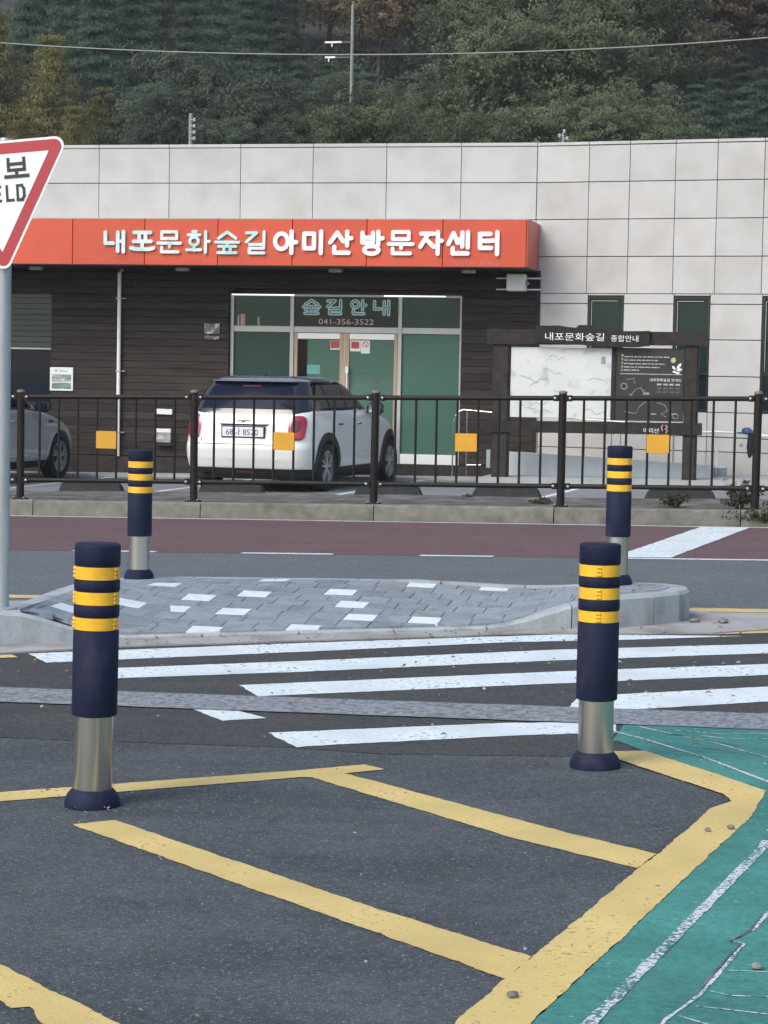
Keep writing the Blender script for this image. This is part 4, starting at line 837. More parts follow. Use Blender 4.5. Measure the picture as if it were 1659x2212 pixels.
# right-hand handrail with the blue cap hanging on it
h2 = thing('wall_handrail', 'pale steel handrail running along the stone wall at right', 'handrail', RWv(3, 0, .6))
m = MB(); m.tube([RWv(2.2, .80, .6), RWv(2.65, .785, .6), RWv(2.85, .80, .6), RWv(3.3, .79, .6), RWv(3.6, .758, .6), RWv(5.5, .72, .6)], .017, 8); part('rail', m, M['whitep'], h2, True)
m = MB(); m.tube([RWv(2.2, .735, .6), RWv(3.6, .715, .6), RWv(5.5, .68, .6)], .008, 8); part('lower_rail', m, M['black'], h2, True)
for a in (2.25, 3.95, 5.4):
    m = MB(); m.tube([RWv(a, .02, .6), RWv(a, .77, .6)], .014, 8); part('rail_post', m, M['steel'], h2, True)
cl = thing('hanging_jacket', 'dark cloth with blue cap hung over the handrail at right', 'cloth', RWv(3.35, .45, .64))
def blob(sections, mat, name, par, seed):
    m = MB(); k = 14; vs = []; fs = []; rr = random.Random(seed)
    for a, z, ra, rb in sections:
        for j in range(k):
            t = 2 * math.pi * j / k; f = 1 + .12 * math.sin(3 * t + z * 20) + rr.uniform(-.05, .05); p = P0 + dr * (a + ra * f * math.cos(t)) - nr * (.66 + rb * f * math.sin(t)); vs.append((p.x, p.y, z))
    for i in range(len(sections) - 1):
        for j in range(k): fs.append((i * k + j, i * k + (j + 1) % k, (i + 1) * k + (j + 1) % k, (i + 1) * k + j))
    fs += [tuple(range(k - 1, -1, -1)), tuple((len(sections) - 1) * k + j for j in range(k))]
    m.add(vs, fs); part(name, m, M[mat], par, True)
blob([(3.355, .448, .015, .02), (3.365, .50, .04, .03), (3.372, .60, .055, .035), (3.375, .72, .055, .04), (3.37, .79, .045, .035), (3.365, .80, .02, .02)], 'darkcloth', 'cloth', cl, 3)
blob([(3.33, .775, .04, .05), (3.325, .80, .085, .07), (3.315, .83, .075, .065), (3.31, .86, .055, .05), (3.305, .875, .015, .015)], 'blue', 'cap', cl, 5)
m = MB(); m.prism([RWv(3.17, 0, .74)[:2], RWv(3.29, 0, .76)[:2], RWv(3.29, 0, .60)[:2], RWv(3.17, 0, .62)[:2]], .80, .808); part('cap_peak', m, M['blue'], cl)
m = MB(); m.lathe([(.022, 0), (.026, .03), (.012, .05)], 12, RWv(3.225, .60, .62)); part('buckle', m, M['alu'], cl)
m = MB(); m.tube([RWv(2.92, .06, .8), RWv(2.92, .62, .8)], .019, 10); solo('white_stake', m, M['cream'], 'short white upright pipe by the stone wall at right', 'pipe', RWv(2.92, .04, .8), None, True)
b = thing('utility_cabinet', 'small pale blue grey box at the foot of the stone wall', 'box', RWv(3.0, .03, .8)); m = MB(); m.box(-5, -4, 0, 1, 0, 1) ; m = MB()
m.prism([RWv(2.945, 0, .86)[:2], RWv(3.055, 0, .86)[:2], RWv(3.055, 0, .72)[:2], RWv(2.945, 0, .72)[:2]], .03, .30); part('case', m, M['zinc'], b)
m = MB(); m.prism([RWv(2.935, 0, .87)[:2], RWv(3.065, 0, .87)[:2], RWv(3.065, 0, .71)[:2], RWv(2.935, 0, .71)[:2]], .30, .315); part('lid', m, M['whitep'], b)

# ------------------------------------------------------------------ trail notice board
nb = thing('notice_board', 'dark timber trail notice board with pale map and dark text panel', 'notice board', (-3.5, 28.9, .15)); yb = 28.9
for x0, x1 in ((-4.915, -4.69), (-2.305, -2.12)):
    m = MB(); m.box(x0, x1, yb, yb + .2, .12, 2.05, .02); part('post', m, M['woodb'], nb)
def raw(poly, y0, y1, amp=.006): m = MB(); m.vprism(jag(poly, amp, .07), y0, y1); return m
part('top_beam', raw([(-5.005, 1.968), (-2.0, 1.99), (-1.995, 2.165), (-5.005, 2.178)], yb - .03, yb + .16, .004), M['woodb'], nb)
hd = part('header_plank', raw([(-4.33, 2.0), (-3.28, 1.955), (-3.0, 1.95), (-2.772, 1.972), (-2.778, 2.176), (-3.182, 2.163), (-3.50, 2.205), (-3.555, 2.24), (-3.73, 2.244), (-3.77, 2.207), (-3.87, 2.212), (-4.0, 2.232), (-4.32, 2.226)], yb - .085, yb - .031, .006), M['woodb'], nb)
part('lower_beam', raw([(-5.017, .765), (-2.055, .787), (-2.06, .948), (-5.018, .92)], yb - .03, yb + .15, .004), M['woodb'], nb)
text_part('carved_title', '내포문화숲길', (-4.19, -3.385, 2.03, 2.135), yb - .087, M['letwhite'], hd); text_part('carved_title', '종합안내', (-3.295, -2.925, 2.025, 2.112), yb - .087, M['letwhite'], hd)
mapm = pm('pale_trail_map', (.64, .655, .635), .4, var=.05, vs=3, col2=(.46, .51, .48), c2s=5.5, c2a=.55, c2b=.66)
m = MB(); m.box(-4.668, -3.288, yb + .02, yb + .05, .975, 1.935, .004); mp_ = part('map_panel', m, mapm, nb)
rr = random.Random(4); tm = pm('map_ink', (.26, .32, .31), .5)
for q in range(9):
    x = rr.uniform(-4.6, -3.5); z = rr.uniform(1.02, 1.85); pts = [(x, yb + .018, z)]
    for k in range(5): x += rr.uniform(.02, .08); z += rr.uniform(-.05, .05); pts.append((x, yb + .018, max(1.0, min(1.9, z))))
    m = MB(); m.tube(pts, .003, 4); part('trail_line', m, tm, mp_)
m = MB(); m.box(-3.43, -3.37, yb + .017, yb + .0195, 1.72, 1.82); part('map_emblem', m, tm, mp_)
m = MB(); m.box(-3.285, -3.23, yb + .01, yb + .12, .96, 1.95, .004); part('divider', m, M['woodb'], nb)
darkp = pm('dark_panel', (.030, .028, .027), .45, var=.12, vs=6)
m = MB(); m.box(-3.225, -2.31, yb + .02, yb + .05, .962, 1.945, .004); dp_ = part('text_panel', m, darkp, nb)
ink = pm('pale_panel_ink', (.42, .41, .39), .5, var=.3, vs=30); inkw = M['letwhite']; yp = yb + .0195
def bar(x0, x1, z0, z1, mat=ink): m = MB(); m.box(x0, x1, yp - .0012, yp, z0, z1); part('print', m, mat, dp_)
def pxz(px, pz): return (-3.225 + (px - 848) / (1210 - 848) * .915, 1.945 - (pz - 300) / (688 - 300) * .983)     # panel layout grid
for x0, x1, z in ((890, 1130, 347), (890, 1070, 365), (890, 1105, 384), (890, 1080, 402), (890, 970, 418)):
    a, zz = pxz(x0, z); b_, _ = pxz(x1, z); x = a
    while x < b_: w = rr.uniform(.03, .09); bar(x, min(x + w, b_), zz - .007, zz + .007); x += w + .012
a, zz = pxz(870, 438); b_, _ = pxz(1200, 440); bar(a, b_, zz - .005, zz + .005)
for z in (340, 360, 380, 400, 418): a, zz = pxz(875, z); bar(a, a + .025, zz - .016, zz + .016, pm('ochre_ink', (.30, .25, .12), .5) if z > 350 else ink)
text_part('print', '내포문화숲길 안내도', (*[pxz(1030, 0)[0], pxz(1197, 0)[0]], pxz(0, 476)[1], pxz(0, 460)[1]), yp, inkw, dp_)
for k in range(4):
    for j in range(3): a, zz = pxz(1068 + k * 33, 492 + j * 20); bar(a, a + .06, zz - .012, zz + .012, pm('dim_ink', (.10, .10, .10), .5) if j else ink)
def pline(pts, r=.004): m = MB(); m.tube([(pxz(*p)[0], yp - .002, pxz(*p)[1]) for p in pts], r, 4); part('print_line', m, ink, dp_)
for pts in ([(905, 470), (945, 462), (950, 490)], [(930, 555), (955, 520), (985, 510), (1000, 550), (1030, 545)], [(920, 545), (945, 560), (940, 575)], [(960, 650), (975, 615), (1010, 585)], [(900, 640), (930, 645), (955, 650)], [(1070, 590), (1110, 600), (1130, 630), (1095, 650), (1120, 665)], [(1150, 645), (1160, 670), (1185, 672), (1185, 650)], [(980, 515), (1005, 530), (1000, 548)]): pline(pts)
for a0, zz0 in ((1040, 650), (1000, 540), (1150, 648)): a, zz = pxz(a0, zz0); bar(a, a + .07, zz - .007, zz + .007)
m = MB(); c = pxz(892, 505); strokes(m, [('O', .5, .5, .5, .5)], c[0] - .045, c[0] + .045, c[1] - .045, c[1] + .045, yp, .008, .001); part('print', m, ink, dp_)
def leaf(cx_, cz_, L, W, ang, mat):
    pts = [(math.cos(ang) * u * L - math.sin(ang) * v * W, math.sin(ang) * u * L + math.cos(ang) * v * W) for u, v in ((-.5, 0), (-.25, .4), (.1, .5), (.5, 0), (.1, -.5), (-.25, -.4))]
    m = MB(); m.vprism([(cx_ + x, cz_ + z) for x, z in pts], yp - .0012, yp); part('leaf_emblem', m, mat, dp_)
a = pxz(1152, 362); leaf(*a, .085, .07, 1.1, pm('gold_leaf_ink', (.55, .48, .26), .5))
for px_, pz_, L_, W_, an in ((1183, 392, .10, .04, .9), (1155, 402, .07, .035, 2.3), (1185, 412, .085, .04, .15), (1160, 424, .07, .03, 3.0), (1178, 430, .06, .03, .2)): leaf(*pxz(px_, pz_), L_, W_, an, inkw)
text_part('carved_footer', '아미산', (-2.83, -2.62, .80, .87), yb - .032, inkw, nb)
m = MB()
strokes(m, [[(.2, 1), (0, .7), (.2, .3)], [(.7, 1), (1, .8), (.7, .5), (1, .3), (.8, 0)]], -2.60, -2.50, .80, .92, yb - .031, .018, .002); part('carved_mark', m, pm('faded_pink_ink', (.42, .25, .23), .6), nb)
# ------------------------------------------------------------------ cars: bodies lofted through horizontal slices, local frame: y = 0 at the rear bumper, nose at +y
def lerp_slice(S, z):
    if z <= S[0][0]: return S[0]
    for a, b in zip(S[:-1], S[1:]):
        if a[0] <= z <= b[0]: f = (z - a[0]) / (b[0] - a[0]); return tuple(p + (q - p) * f for p, q in zip(a, b))
    return S[-1]
def outline(sl, k=9, ms=16, me=9):
    z, w, y0, y1, rr, rf, bul = sl; rr = min(rr, w * .95); rf = min(rf, w * .95); P = []
    for j in range(me): P.append((w * 0 + (w - rr) * j / me, y0))
    for j in range(k): a = -math.pi / 2 + math.pi / 2 * j / k; P.append((w - rr + rr * math.cos(a), y0 + rr + rr * math.sin(a)))
    for j in range(ms): P.append((w, y0 + rr + (y1 - rf - y0 - rr) * j / ms))
    for j in range(k): a = math.pi / 2 * j / k; P.append((w - rf + rf * math.cos(a), y1 - rf + rf * math.sin(a)))
    for j in range(me): P.append(((w - rf) * (1 - j / me), y1))
    P.append((0, y1))
    ym = (y0 + y1) / 2; Ln = (y1 - y0) / 2; out = []
    for x, y in P:
        u = (y - ym) / Ln; x *= 1 - (.03 if u < 0 else .055) * abs(u) ** 3; y -= bul * (1 - (x / w) ** 2) if u < 0 else -bul * (1 - (x / w) ** 2) * u
        out.append((x, y))
    left = [(-x, y) for x, y in out[1:-1][::-1]]
    return out + left
def refine(S, dz=.02):
    zs = []
    for a, b in zip(S[:-1], S[1:]):
        n = max(1, int((b[0] - a[0]) / dz)); zs += [a[0] + (b[0] - a[0]) * i / n for i in range(n)]
    zs.append(S[-1][0])
    raw_ = [lerp_slice(S, z) for z in zs]; out = []
    for i, r in enumerate(raw_):      # light smoothing
        a, b = raw_[max(0, i - 1)], raw_[min(len(raw_) - 1, i + 1)]; out.append((r[0],) + tuple((p + 2 * q + t) / 4 for p, q, t in zip(a[1:], r[1:], b[1:])))
    return out
def loft(S, z0=None, z1=None, off=0.0):
    T = [s for s in S if (z0 is None or s[0] >= z0 - 1e-6) and (z1 is None or s[0] <= z1 + 1e-6)]
    if z0 is not None and T[0][0] > z0 + .002: T = [lerp_slice(S, z0)] + T
    if z1 is not None and T[-1][0] < z1 - .002: T = T + [lerp_slice(S, z1)]
    m = MB(); vs = []; fs = []; n = None
    for s in T:
        if off: s = (s[0], s[1] + off, s[2] - off, s[3] + off) + s[4:]
        o = outline(s); n = len(o); vs += [(x, y, s[0]) for x, y in o]
    for j in range(len(T) - 1):
        for k in range(n): fs.append((j * n + k, j * n + (k + 1) % n, (j + 1) * n + (k + 1) % n, (j + 1) * n + k))
    fs.append(tuple(range(n - 1, -1, -1))); fs.append(tuple((len(T) - 1) * n + k for k in range(n))); m.add(vs, fs); return m
def rear_pt(S, x, z):
    o = outline(lerp_slice(S, z)); h = o[:len(o) // 2 + 1]; ax = abs(x)
    for p, q in zip(h[:-1], h[1:]):
        if p[0] <= ax <= q[0] and q[0] > p[0]: f = (ax - p[0]) / (q[0] - p[0]); return Vector((x, p[1] + (q[1] - p[1]) * f, z))
    return Vector((math.copysign(h[9 + 9][0], x), h[9 + 9][1], z))
def side_pt(S, y, z, sg=1):
    o = outline(lerp_slice(S, z)); h = o[9:9 + 9 + 16 + 9 + 1]
    for p, q in zip(h[:-1], h[1:]):
        if p[1] <= y <= q[1] and q[1] > p[1]: f = (y - p[1]) / (q[1] - p[1]); return Vector((sg * (p[0] + (q[0] - p[0]) * f), y, z))
    return Vector((sg * h[0][0], y, z))
def patch(fn, poly, off, skirt=.012, rings=5, inner=None):
    """a shell following the body: poly in surface coordinates (u, z)"""
    P = []
    for i in range(len(poly)):
        a, b = Vector(poly[i]), Vector(poly[(i + 1) % len(poly)]); k = max(1, int((b - a).length / .05)); P += [a + (b - a) * j / k for j in range(k)]
    c = sum(P, Vector((0, 0))) / len(P); n = len(P); vs = []; fs = []
    def at(u, z, o):
        p = fn(u, z); e = .004; du = fn(u + e, z) - fn(u - e, z); dz = fn(u, z + e) - fn(u, z - e); nn = du.cross(dz)
        nn = nn.normalized() if nn.length > 1e-9 else Vector((0, -1, 0))
        if nn.dot(p - Vector((0, 2, .6))) < 0: nn = -nn
        return p + nn * o
    for q in P: vs.append(at(q.x, q.y, -skirt))
    for r in range(rings):
        f = 1 - r / rings
        for q in P: w = c + (q - c) * f; vs.append(at(w.x, w.y, off if r or not inner else off * inner))
    vs.append(at(c.x, c.y, off))
    for r in range(rings):
        for k in range(n): fs.append((r * n + k, r * n + (k + 1) % n, (r + 1) * n + (k + 1) % n, (r + 1) * n + k))
    for k in range(n): fs.append((rings * n + k, rings * n + (k + 1) % n, (rings + 1) * n))
    m = MB(); m.add(vs, fs)
    bm = bmesh.new(); me = m.mesh('x', M['black']); bm.from_mesh(me); bmesh.ops.recalc_face_normals(bm, faces=bm.faces); m2 = MB(); m2.bm(bm); bpy.data.meshes.remove(me); return m2
def ell(cx_, cz_, a, b, p=2.6, n=28): return [(cx_ + a * math.copysign(abs(math.cos(2 * math.pi * k / n)) ** (2 / p), math.cos(2 * math.pi * k / n)), cz_ + b * math.copysign(abs(math.sin(2 * math.pi * k / n)) ** (2 / p), math.sin(2 * math.pi * k / n))) for k in range(n)]
def carve(obj_, cyls):
    mods = []
    for c in cyls:
        mo = obj_.modifiers.new('b', 'BOOLEAN'); mo.operation = 'DIFFERENCE'; mo.solver = 'EXACT'; mo.material_mode = 'TRANSFER'; mo.object = c
    bpy.context.view_layer.update(); dg = bpy.context.evaluated_depsgraph_get(); me = bpy.data.meshes.new_from_object(obj_.evaluated_get(dg)); obj_.modifiers.clear()
    old = obj_.data; obj_.data = me; me.polygons.foreach_set('use_smooth', [True] * len(me.polygons)); me.set_sharp_from_angle(angle=R(40)); bpy.data.meshes.remove(old)
def wheel(parent, x, y, r, w, sg, spokes):
    wh = link('wheel', None, parent, (x, y, r))
    m = MB(); m.lathe([(r * .66, -w / 2 + .01), (r * .72, -w / 2), (r * .94, -w / 2 + .005), (r, -w / 2 + .03), (r, w / 2 - .03), (r * .94, w / 2 - .005), (r * .72, w / 2), (r * .66, w / 2 - .01)], 36, axis='X', cap=False); part('tyre', m, M['tyre'], wh, True, True, sharp=50)
    m = MB(); f = w / 2 - .012
    m.lathe([(r * .69, f - .05), (r * .69, f), (r * .62, f), (r * .60, f - .05)], 36, axis='X', cap=False)
    m.lathe([(r * .13, f - .05), (r * .13, f - .006), (r * .05, f)], 16, axis='X')
    for q in range(spokes):
        for e in (-.10, .10):
            a = 2 * math.pi * q / spokes + .3; p0 = Vector((0, math.cos(a + e * 2.2) * r * .10, math.sin(a + e * 2.2) * r * .10)); p1 = Vector((0, math.cos(a + e * 1.9) * r * .64, math.sin(a + e * 1.9) * r * .64))
            d = (p1 - p0).normalized(); t = Vector((1, 0, 0)).cross(d) * r * .05
            vs = [(f - .03, *(p0 - t)[1:]), (f - .03, *(p0 + t)[1:]), (f - .03, *(p1 + t)[1:]), (f - .03, *(p1 - t)[1:]), (f - .004, *(p0 - t * .8)[1:]), (f - .004, *(p0 + t * .8)[1:]), (f - .004, *(p1 + t * .8)[1:]), (f - .004, *(p1 - t * .8)[1:])]
            m.add(vs, [(4, 5, 6, 7), (0, 1, 5, 4), (1, 2, 6, 5), (2, 3, 7, 6), (3, 0, 4, 7)])
    if sg < 0: m.v = [(-a, b, c) for a, b, c in m.v]; m.f = [q[::-1] for q in m.f]
    part('rim', m, M['alloy'], wh, True, True, sharp=30)
    m = MB(); m.lathe([(r * .64, sg * (f - .07)), (r * .64, sg * (f - .065))], 28, axis='X'); part('brake_disc', m, M['black'], wh, False, True)
    return wh
def arch_ring(parent, S, y, zc, r0, r1, sg, mat):
    m = MB(); vs = []; fs = []; n = 26; a0, a1 = R(-32), R(212)
    for k in range(n + 1):
        a = a0 + (a1 - a0) * k / n
        for r, o in ((r0, -.20), (r0, .012), (r1, .012), (r1, -.015)):
            yy = y + r * math.cos(a); z = max(.20, zc + r * math.sin(a)); p = side_pt(S, yy, z, sg); vs.append((p.x + sg * o, yy, z))
    for k in range(n):
        for e in range(3): fs.append((k * 4 + e, k * 4 + e + 1, k * 4 + e + 5, k * 4 + e + 4))
    m.add(vs, fs)
    if sg < 0: m.f = [q[::-1] for q in m.f]
    part('wheel_arch', m, mat, parent, True, True)
def cyl(par, x0, x1, y, z, r):
    m = MB(); m.lathe([(r, x0), (r, x1)], 40, (0, y, z), 'X'); o = link('cutter', m.mesh('cutter', M['black']), par); return o

# --- white hatchback
def Z(z): return z * 1.075
LO = refine([(Z(.165), 0.7770, .22, 3.74, 0.216, .5, .05), (Z(.22), 0.8505, .12, 3.84, 0.230, .5, .05), (Z(.31), 0.8904, .05, 3.92, 0.230, .52, .05), (Z(.42), 0.9051, .012, 3.97, 0.230, .55, .05), (Z(.52), 0.9083, .0, 3.98, 0.230, .56, .05), (Z(.575), 0.9083, .002, 3.975, 0.230, .56, .05),
  (Z(.60), 0.9072, .030, 3.96, 0.230, .56, .055), (Z(.70), 0.9030, .048, 3.93, 0.230, .56, .06), (Z(.80), 0.8967, .070, 3.84, 0.230, .56, .06), (Z(.86), 0.8904, .090, 3.68, 0.230, .56, .06), (Z(.90), 0.8841, .105, 3.48, 0.223, .55, .06), (Z(.94), 0.8736, .125, 3.22, 0.223, .53, .06), (Z(.98), 0.8558, .15, 2.98, 0.216, .50, .06), (Z(1.00), .835, .165, 2.86, .216, .5, .06), (Z(1.012), .80, .20, 2.78, .21, .5, .06)], .015)
GH = refine([(Z(.955), .835, .135, 2.95, .187, .45, .07), (Z(.99), 0.8295, .155, 2.88, 0.187, .45, .07), (Z(1.08), 0.8064, .215, 2.68, 0.180, .44, .08), (Z(1.18), 0.7749, .285, 2.45, 0.173, .43, .09), (Z(1.28), 0.7350, .365, 2.22, 0.173, .42, .10), (Z(1.345), 0.7014, .425, 2.06, 0.173, .42, .11), (Z(1.385), 0.6594, .50, 1.94, 0.187, .42, .11), (Z(1.408), 0.5880, .61, 1.82, 0.202, .42, .10), (Z(1.420), 0.4620, .78, 1.62, 0.202, .40, .08)], .015)
car = thing('white_hatchback', 'white compact hatchback with dark roof parked nose in', 'car', (-7.80, 26.66, CP(-7.7) - .0), None, -R(6.3)); car.location.z = CP(-7.8)
RY, FY, WR = .76, 3.327, .335
cut_ = [cyl(car, .45, 1.2, RY, WR, .385), cyl(car, -1.2, -.45, RY, WR, .385), cyl(car, .45, 1.2, FY, WR, .385), cyl(car, -1.2, -.45, FY, WR, .385)]
bo = part('body', loft(LO, Z(.30)), M['car_white'], car, True, True, sharp=60); lo = part('lower_cladding', loft(LO, None, Z(.296), .006), M['black'], car, True, True, sharp=60)
carve(bo, cut_); carve(lo, cut_)
for c in cut_: bpy.data.objects.remove(c)
gh = part('greenhouse', loft(GH), M['blackg'], car, True, True, sharp=60)
part('roof', loft(GH, Z(1.352), None, .008), M['roofblue'], car, True, True, sharp=60)
m = MB(); 
for s_ in range(1):
    o1 = [rear_pt(GH, x, Z(1.352)) for x in [(-.60 + 1.2 * k / 16) for k in range(17)]]; vs = []
    for p in o1: e = 1 - (p.x / .66) ** 4 * .5; vs += [(p.x, p.y + .08, Z(1.372)), (p.x, p.y - .10 * e, Z(1.362)), (p.x, p.y - .115 * e, Z(1.350)), (p.x, p.y - .02, Z(1.342))]
    m.add(vs, [(k * 4 + e, k * 4 + e + 1, k * 4 + e + 5, k * 4 + e + 4) for k in range(16) for e in range(3)] + [(0, 3, 2, 1), tuple(64 + e for e in (0, 1, 2, 3))])
part('spoiler', m, M['roofblue'], car, True, True)
gr_ = lambda x, z: rear_pt(GH, x, z); gs_ = lambda y, z: side_pt(GH, y, z, 1); gl_ = lambda y, z: side_pt(GH, y, z, -1); br_ = lambda x, z: rear_pt(LO, x, z); bs_ = lambda y, z: side_pt(LO, y, z, 1); bl_ = lambda y, z: side_pt(LO, y, z, -1)
rw = part('rear_window', patch(gr_, [(-.66, Z(1.02)), (.66, Z(1.02)), (.62, Z(1.15)), (.56, Z(1.27)), (.48, Z(1.325)), (-.48, Z(1.325)), (-.56, Z(1.27)), (-.62, Z(1.15))], .006), M['car_glass'], car, True, True)
m = MB(); p0 = gr_(0, Z(1.30)); m.box(-.13, .13, p0.y - .016, p0.y, Z(1.288), Z(1.304)); part('high_brake_light', m, M['lens_dark'], car, False, True)
for fn, sg in ((gs_, 1), (gl_, -1)):
    part('rear_quarter_window', patch(fn, [(.52, Z(1.035)), (.98, Z(1.035)), (.92, Z(1.18)), (.86, Z(1.31)), (.74, Z(1.315)), (.60, Z(1.18))], .005), M['car_side_glass'], car, True, True)
    part('rear_door_window', patch(fn, [(1.03, Z(1.035)), (1.60, Z(1.035)), (1.57, Z(1.32)), (.92, Z(1.318)), (.98, Z(1.18))], .005), M['car_side_glass'], car, True, True)
    part('front_door_window', patch(fn, [(1.66, Z(1.035)), (2.36, Z(1.035)), (2.10, Z(1.22)), (1.88, Z(1.31)), (1.63, Z(1.32))], .005), M['car_side_glass'], car, True, True)
part('tailgate', patch(br_, [(-.60, Z(.575)), (.60, Z(.575)), (.60, Z(.75)), (.585, Z(.93)), (.56, Z(.985)), (-.56, Z(.985)), (-.585, Z(.93)), (-.60, Z(.75))], .004, .01, 6), M['car_white'], car, True, True)
for sg in (1, -1):
    l = part('tail_light', patch(br_, ell(sg * .715, Z(.795), .112, Z(.150), 3.0), .016, .01, 6, .55), M['chrome'], car, True, True)
    l2 = part('red_lens', patch(br_, ell(sg * .715, Z(.793), .103, Z(.140), 3.0), .022, .004, 6, .8), M['lens_red'], l, True, True)
    part('lens_core', patch(br_, ell(sg * .702, Z(.815), .055, Z(.07), 2.4), .026, .002, 4), M['lens_dark'], l, True, True)
m = MB(); vs = []; NK = 20
for k in range(NK + 1):
    x = -.355 + .71 * k / NK; e = 1 - (abs(x) / .355) ** 4; y = br_(x, Z(.86)).y; h = Z(.018 + .034 * e)
    vs += [(x, y + .02, Z(.834) + h), (x, y - .014 - .022 * e, Z(.834) + h * .75), (x, y - .020 - .032 * e, Z(.838)), (x, y - .016 - .03 * e, Z(.832)), (x, y + .02, Z(.832))]
m.add(vs, [(k * 5 + e, k * 5 + e + 1, k * 5 + e + 6, k * 5 + e + 5) for k in range(NK) for e in range(4)] + [(4, 3, 2, 1, 0), tuple(NK * 5 + e for e in range(5))]); part('tailgate_handle', m, M['car_white'], car, True, True, sharp=50)
m = MB(); m.box(-.33, .33, br_(0, Z(.82)).y - .010, br_(0, Z(.82)).y + .03, Z(.818), Z(.8315)); part('handle_shade', m, M['black'], car, False, True)  # black strip that paints in the shadow line under the tailgate handle
part('bumper_seam', patch(br_, [(-.66, Z(.583)), (.66, Z(.583)), (.66, Z(.592)), (-.66, Z(.592))], .006, .006, 2), M['black'], car, False, True)
for sg in (1, -1): part('tailgate_seam', patch(br_, [(sg * .592, Z(.60)), (sg * .600, Z(.60)), (sg * .600, Z(.66)), (sg * .592, Z(.66))], .006, .004, 2), M['black'], car, False, True)
yb_ = rear_pt(LO, 0, Z(.87)).y - .040
em = MB(); em.lathe([(.034, 0), (.034, -.008), (.026, -.010)], 20, (0, yb_, Z(.872)), 'Y'); em.v = [(x, y, Z(.872) + (z - Z(.872)) * .8) for x, y, z in em.v]
for sg in (1, -1): em.vprism([(sg * .03, Z(.866)), (sg * .095, Z(.877)), (sg * .095, Z(.885)), (sg * .03, Z(.882))], yb_ - .006, yb_)
part('emblem', em, M['chrome'], car, False, True)
yp_ = rear_pt(LO, 0, Z(.74)).y - .022
m = MB(); m.box(-.305, .305, yp_ - .006, yp_ + .03, Z(.668), Z(.812), .006); pf = part('plate_frame', m, M['black'], car, False, True)
m = MB(); m.box(-.288, .288, yp_ - .010, yp_ - .004, Z(.682), Z(.798), .003); part('number_plate', m, M['plate_white'], car, False, True)
me = text_mesh('68나 8520', -.235, .215, Z(.695), Z(.785), M['sblack']); 
for v in me.vertices: v.co = (v.co.x, yp_ - .0115, v.co.z)
link('plate_text', me, car)
# bumper details
m = MB(); p0 = rear_pt(LO, 0, Z(.25)).y; m.box(-.12, .12, p0 - .012, p0 + .05, Z(.245), Z(.275), .004); part('fog_light', m, M['lens_dark'], car, False, True)
m = MB(); m.lathe([(.036, -.02), (.036, .12), (.030, .12), (.030, -.018)], 16, (-.52, rear_pt(LO, .5, Z(.235)).y, Z(.235)), 'Y', cap=False); part('exhaust', m, M['black'], car, True, True)
for x in (-.46, .46, -.16, .16): 
    m = MB(); m.lathe([(.016, .01), (.016, -.003), (.001, -.004)], 12, (x, rear_pt(LO, x, Z(.42)).y, Z(.42)), 'Y'); part('parking_sensor', m, M['car_white'], car, True, True)
m = MB(); m.tube([(0, .80, Z(1.412)), (0, .72, Z(1.445))], [.012, .006], 8); part('antenna', m, M['black'], car, True, True)
for sg, fn in ((1, bs_), (-1, bl_)):
    arch_ring(car, LO, RY, WR, .362, .462, sg, M['black']); arch_ring(car, LO, FY, WR, .362, .462, sg, M['black'])
    wheel(car, sg * .802, RY, WR, .20, sg, 5); wheel(car, sg * .802, FY, WR, .20, sg, 5)
    part('side_sill', patch(fn, [(1.20, Z(.165)), (2.88, Z(.165)), (2.88, Z(.305)), (1.20, Z(.305))], .014, .01, 3), M['black'], car, True, True)
    part('rear_door', patch(fn, [(1.20, Z(.32)), (1.74, Z(.32)), (1.74, Z(.96)), (1.05, Z(.96)), (1.02, Z(.86)), (1.12, Z(.62))], .0035, .008, 4), M['car_white'], car, True, True)
    part('front_door', patch(fn, [(1.76, Z(.32)), (2.72, Z(.32)), (2.76, Z(.6)), (2.74, Z(.95)), (1.76, Z(.96))], .0035, .008, 4), M['car_white'], car, True, True)
    for y in (1.18, 1.92):
        p = fn(y, Z(.835)); m = MB(); m.box(min(p.x, p.x + sg * .032), max(p.x, p.x + sg * .032), y - .09, y + .09, Z(.823), Z(.847), .006); part('door_handle', m, M['chrome'], car, False, True)
    mi_ = link('door_mirror', None, car, (sg * .84, 2.40, Z(.985)))
    m = MB(); m.lathe([(.004, -.13), (.06, -.12), (.09, -.08), (.10, 0), (.095, .06), (.06, .10), (.004, .11)], 18, axis='X'); m.v = [(x * 1.0 + sg * .15, y * .75, z * .92 + .04) for x, y, z in m.v]; part('mirror_shell', m, M['blackg'], mi_, True, True)
    m = MB(); m.box(min(0, sg * .08), max(0, sg * .08), -.03, .03, -.03, .01, .006); part('mirror_arm', m, M['black'], mi_, False, True)
    m = MB(); m.box(sg * .15 - .085, sg * .15 + .085, -.078, -.070, -.02, .10, .01); part('mirror_glass', m, M['chrome'], mi_, False, True)

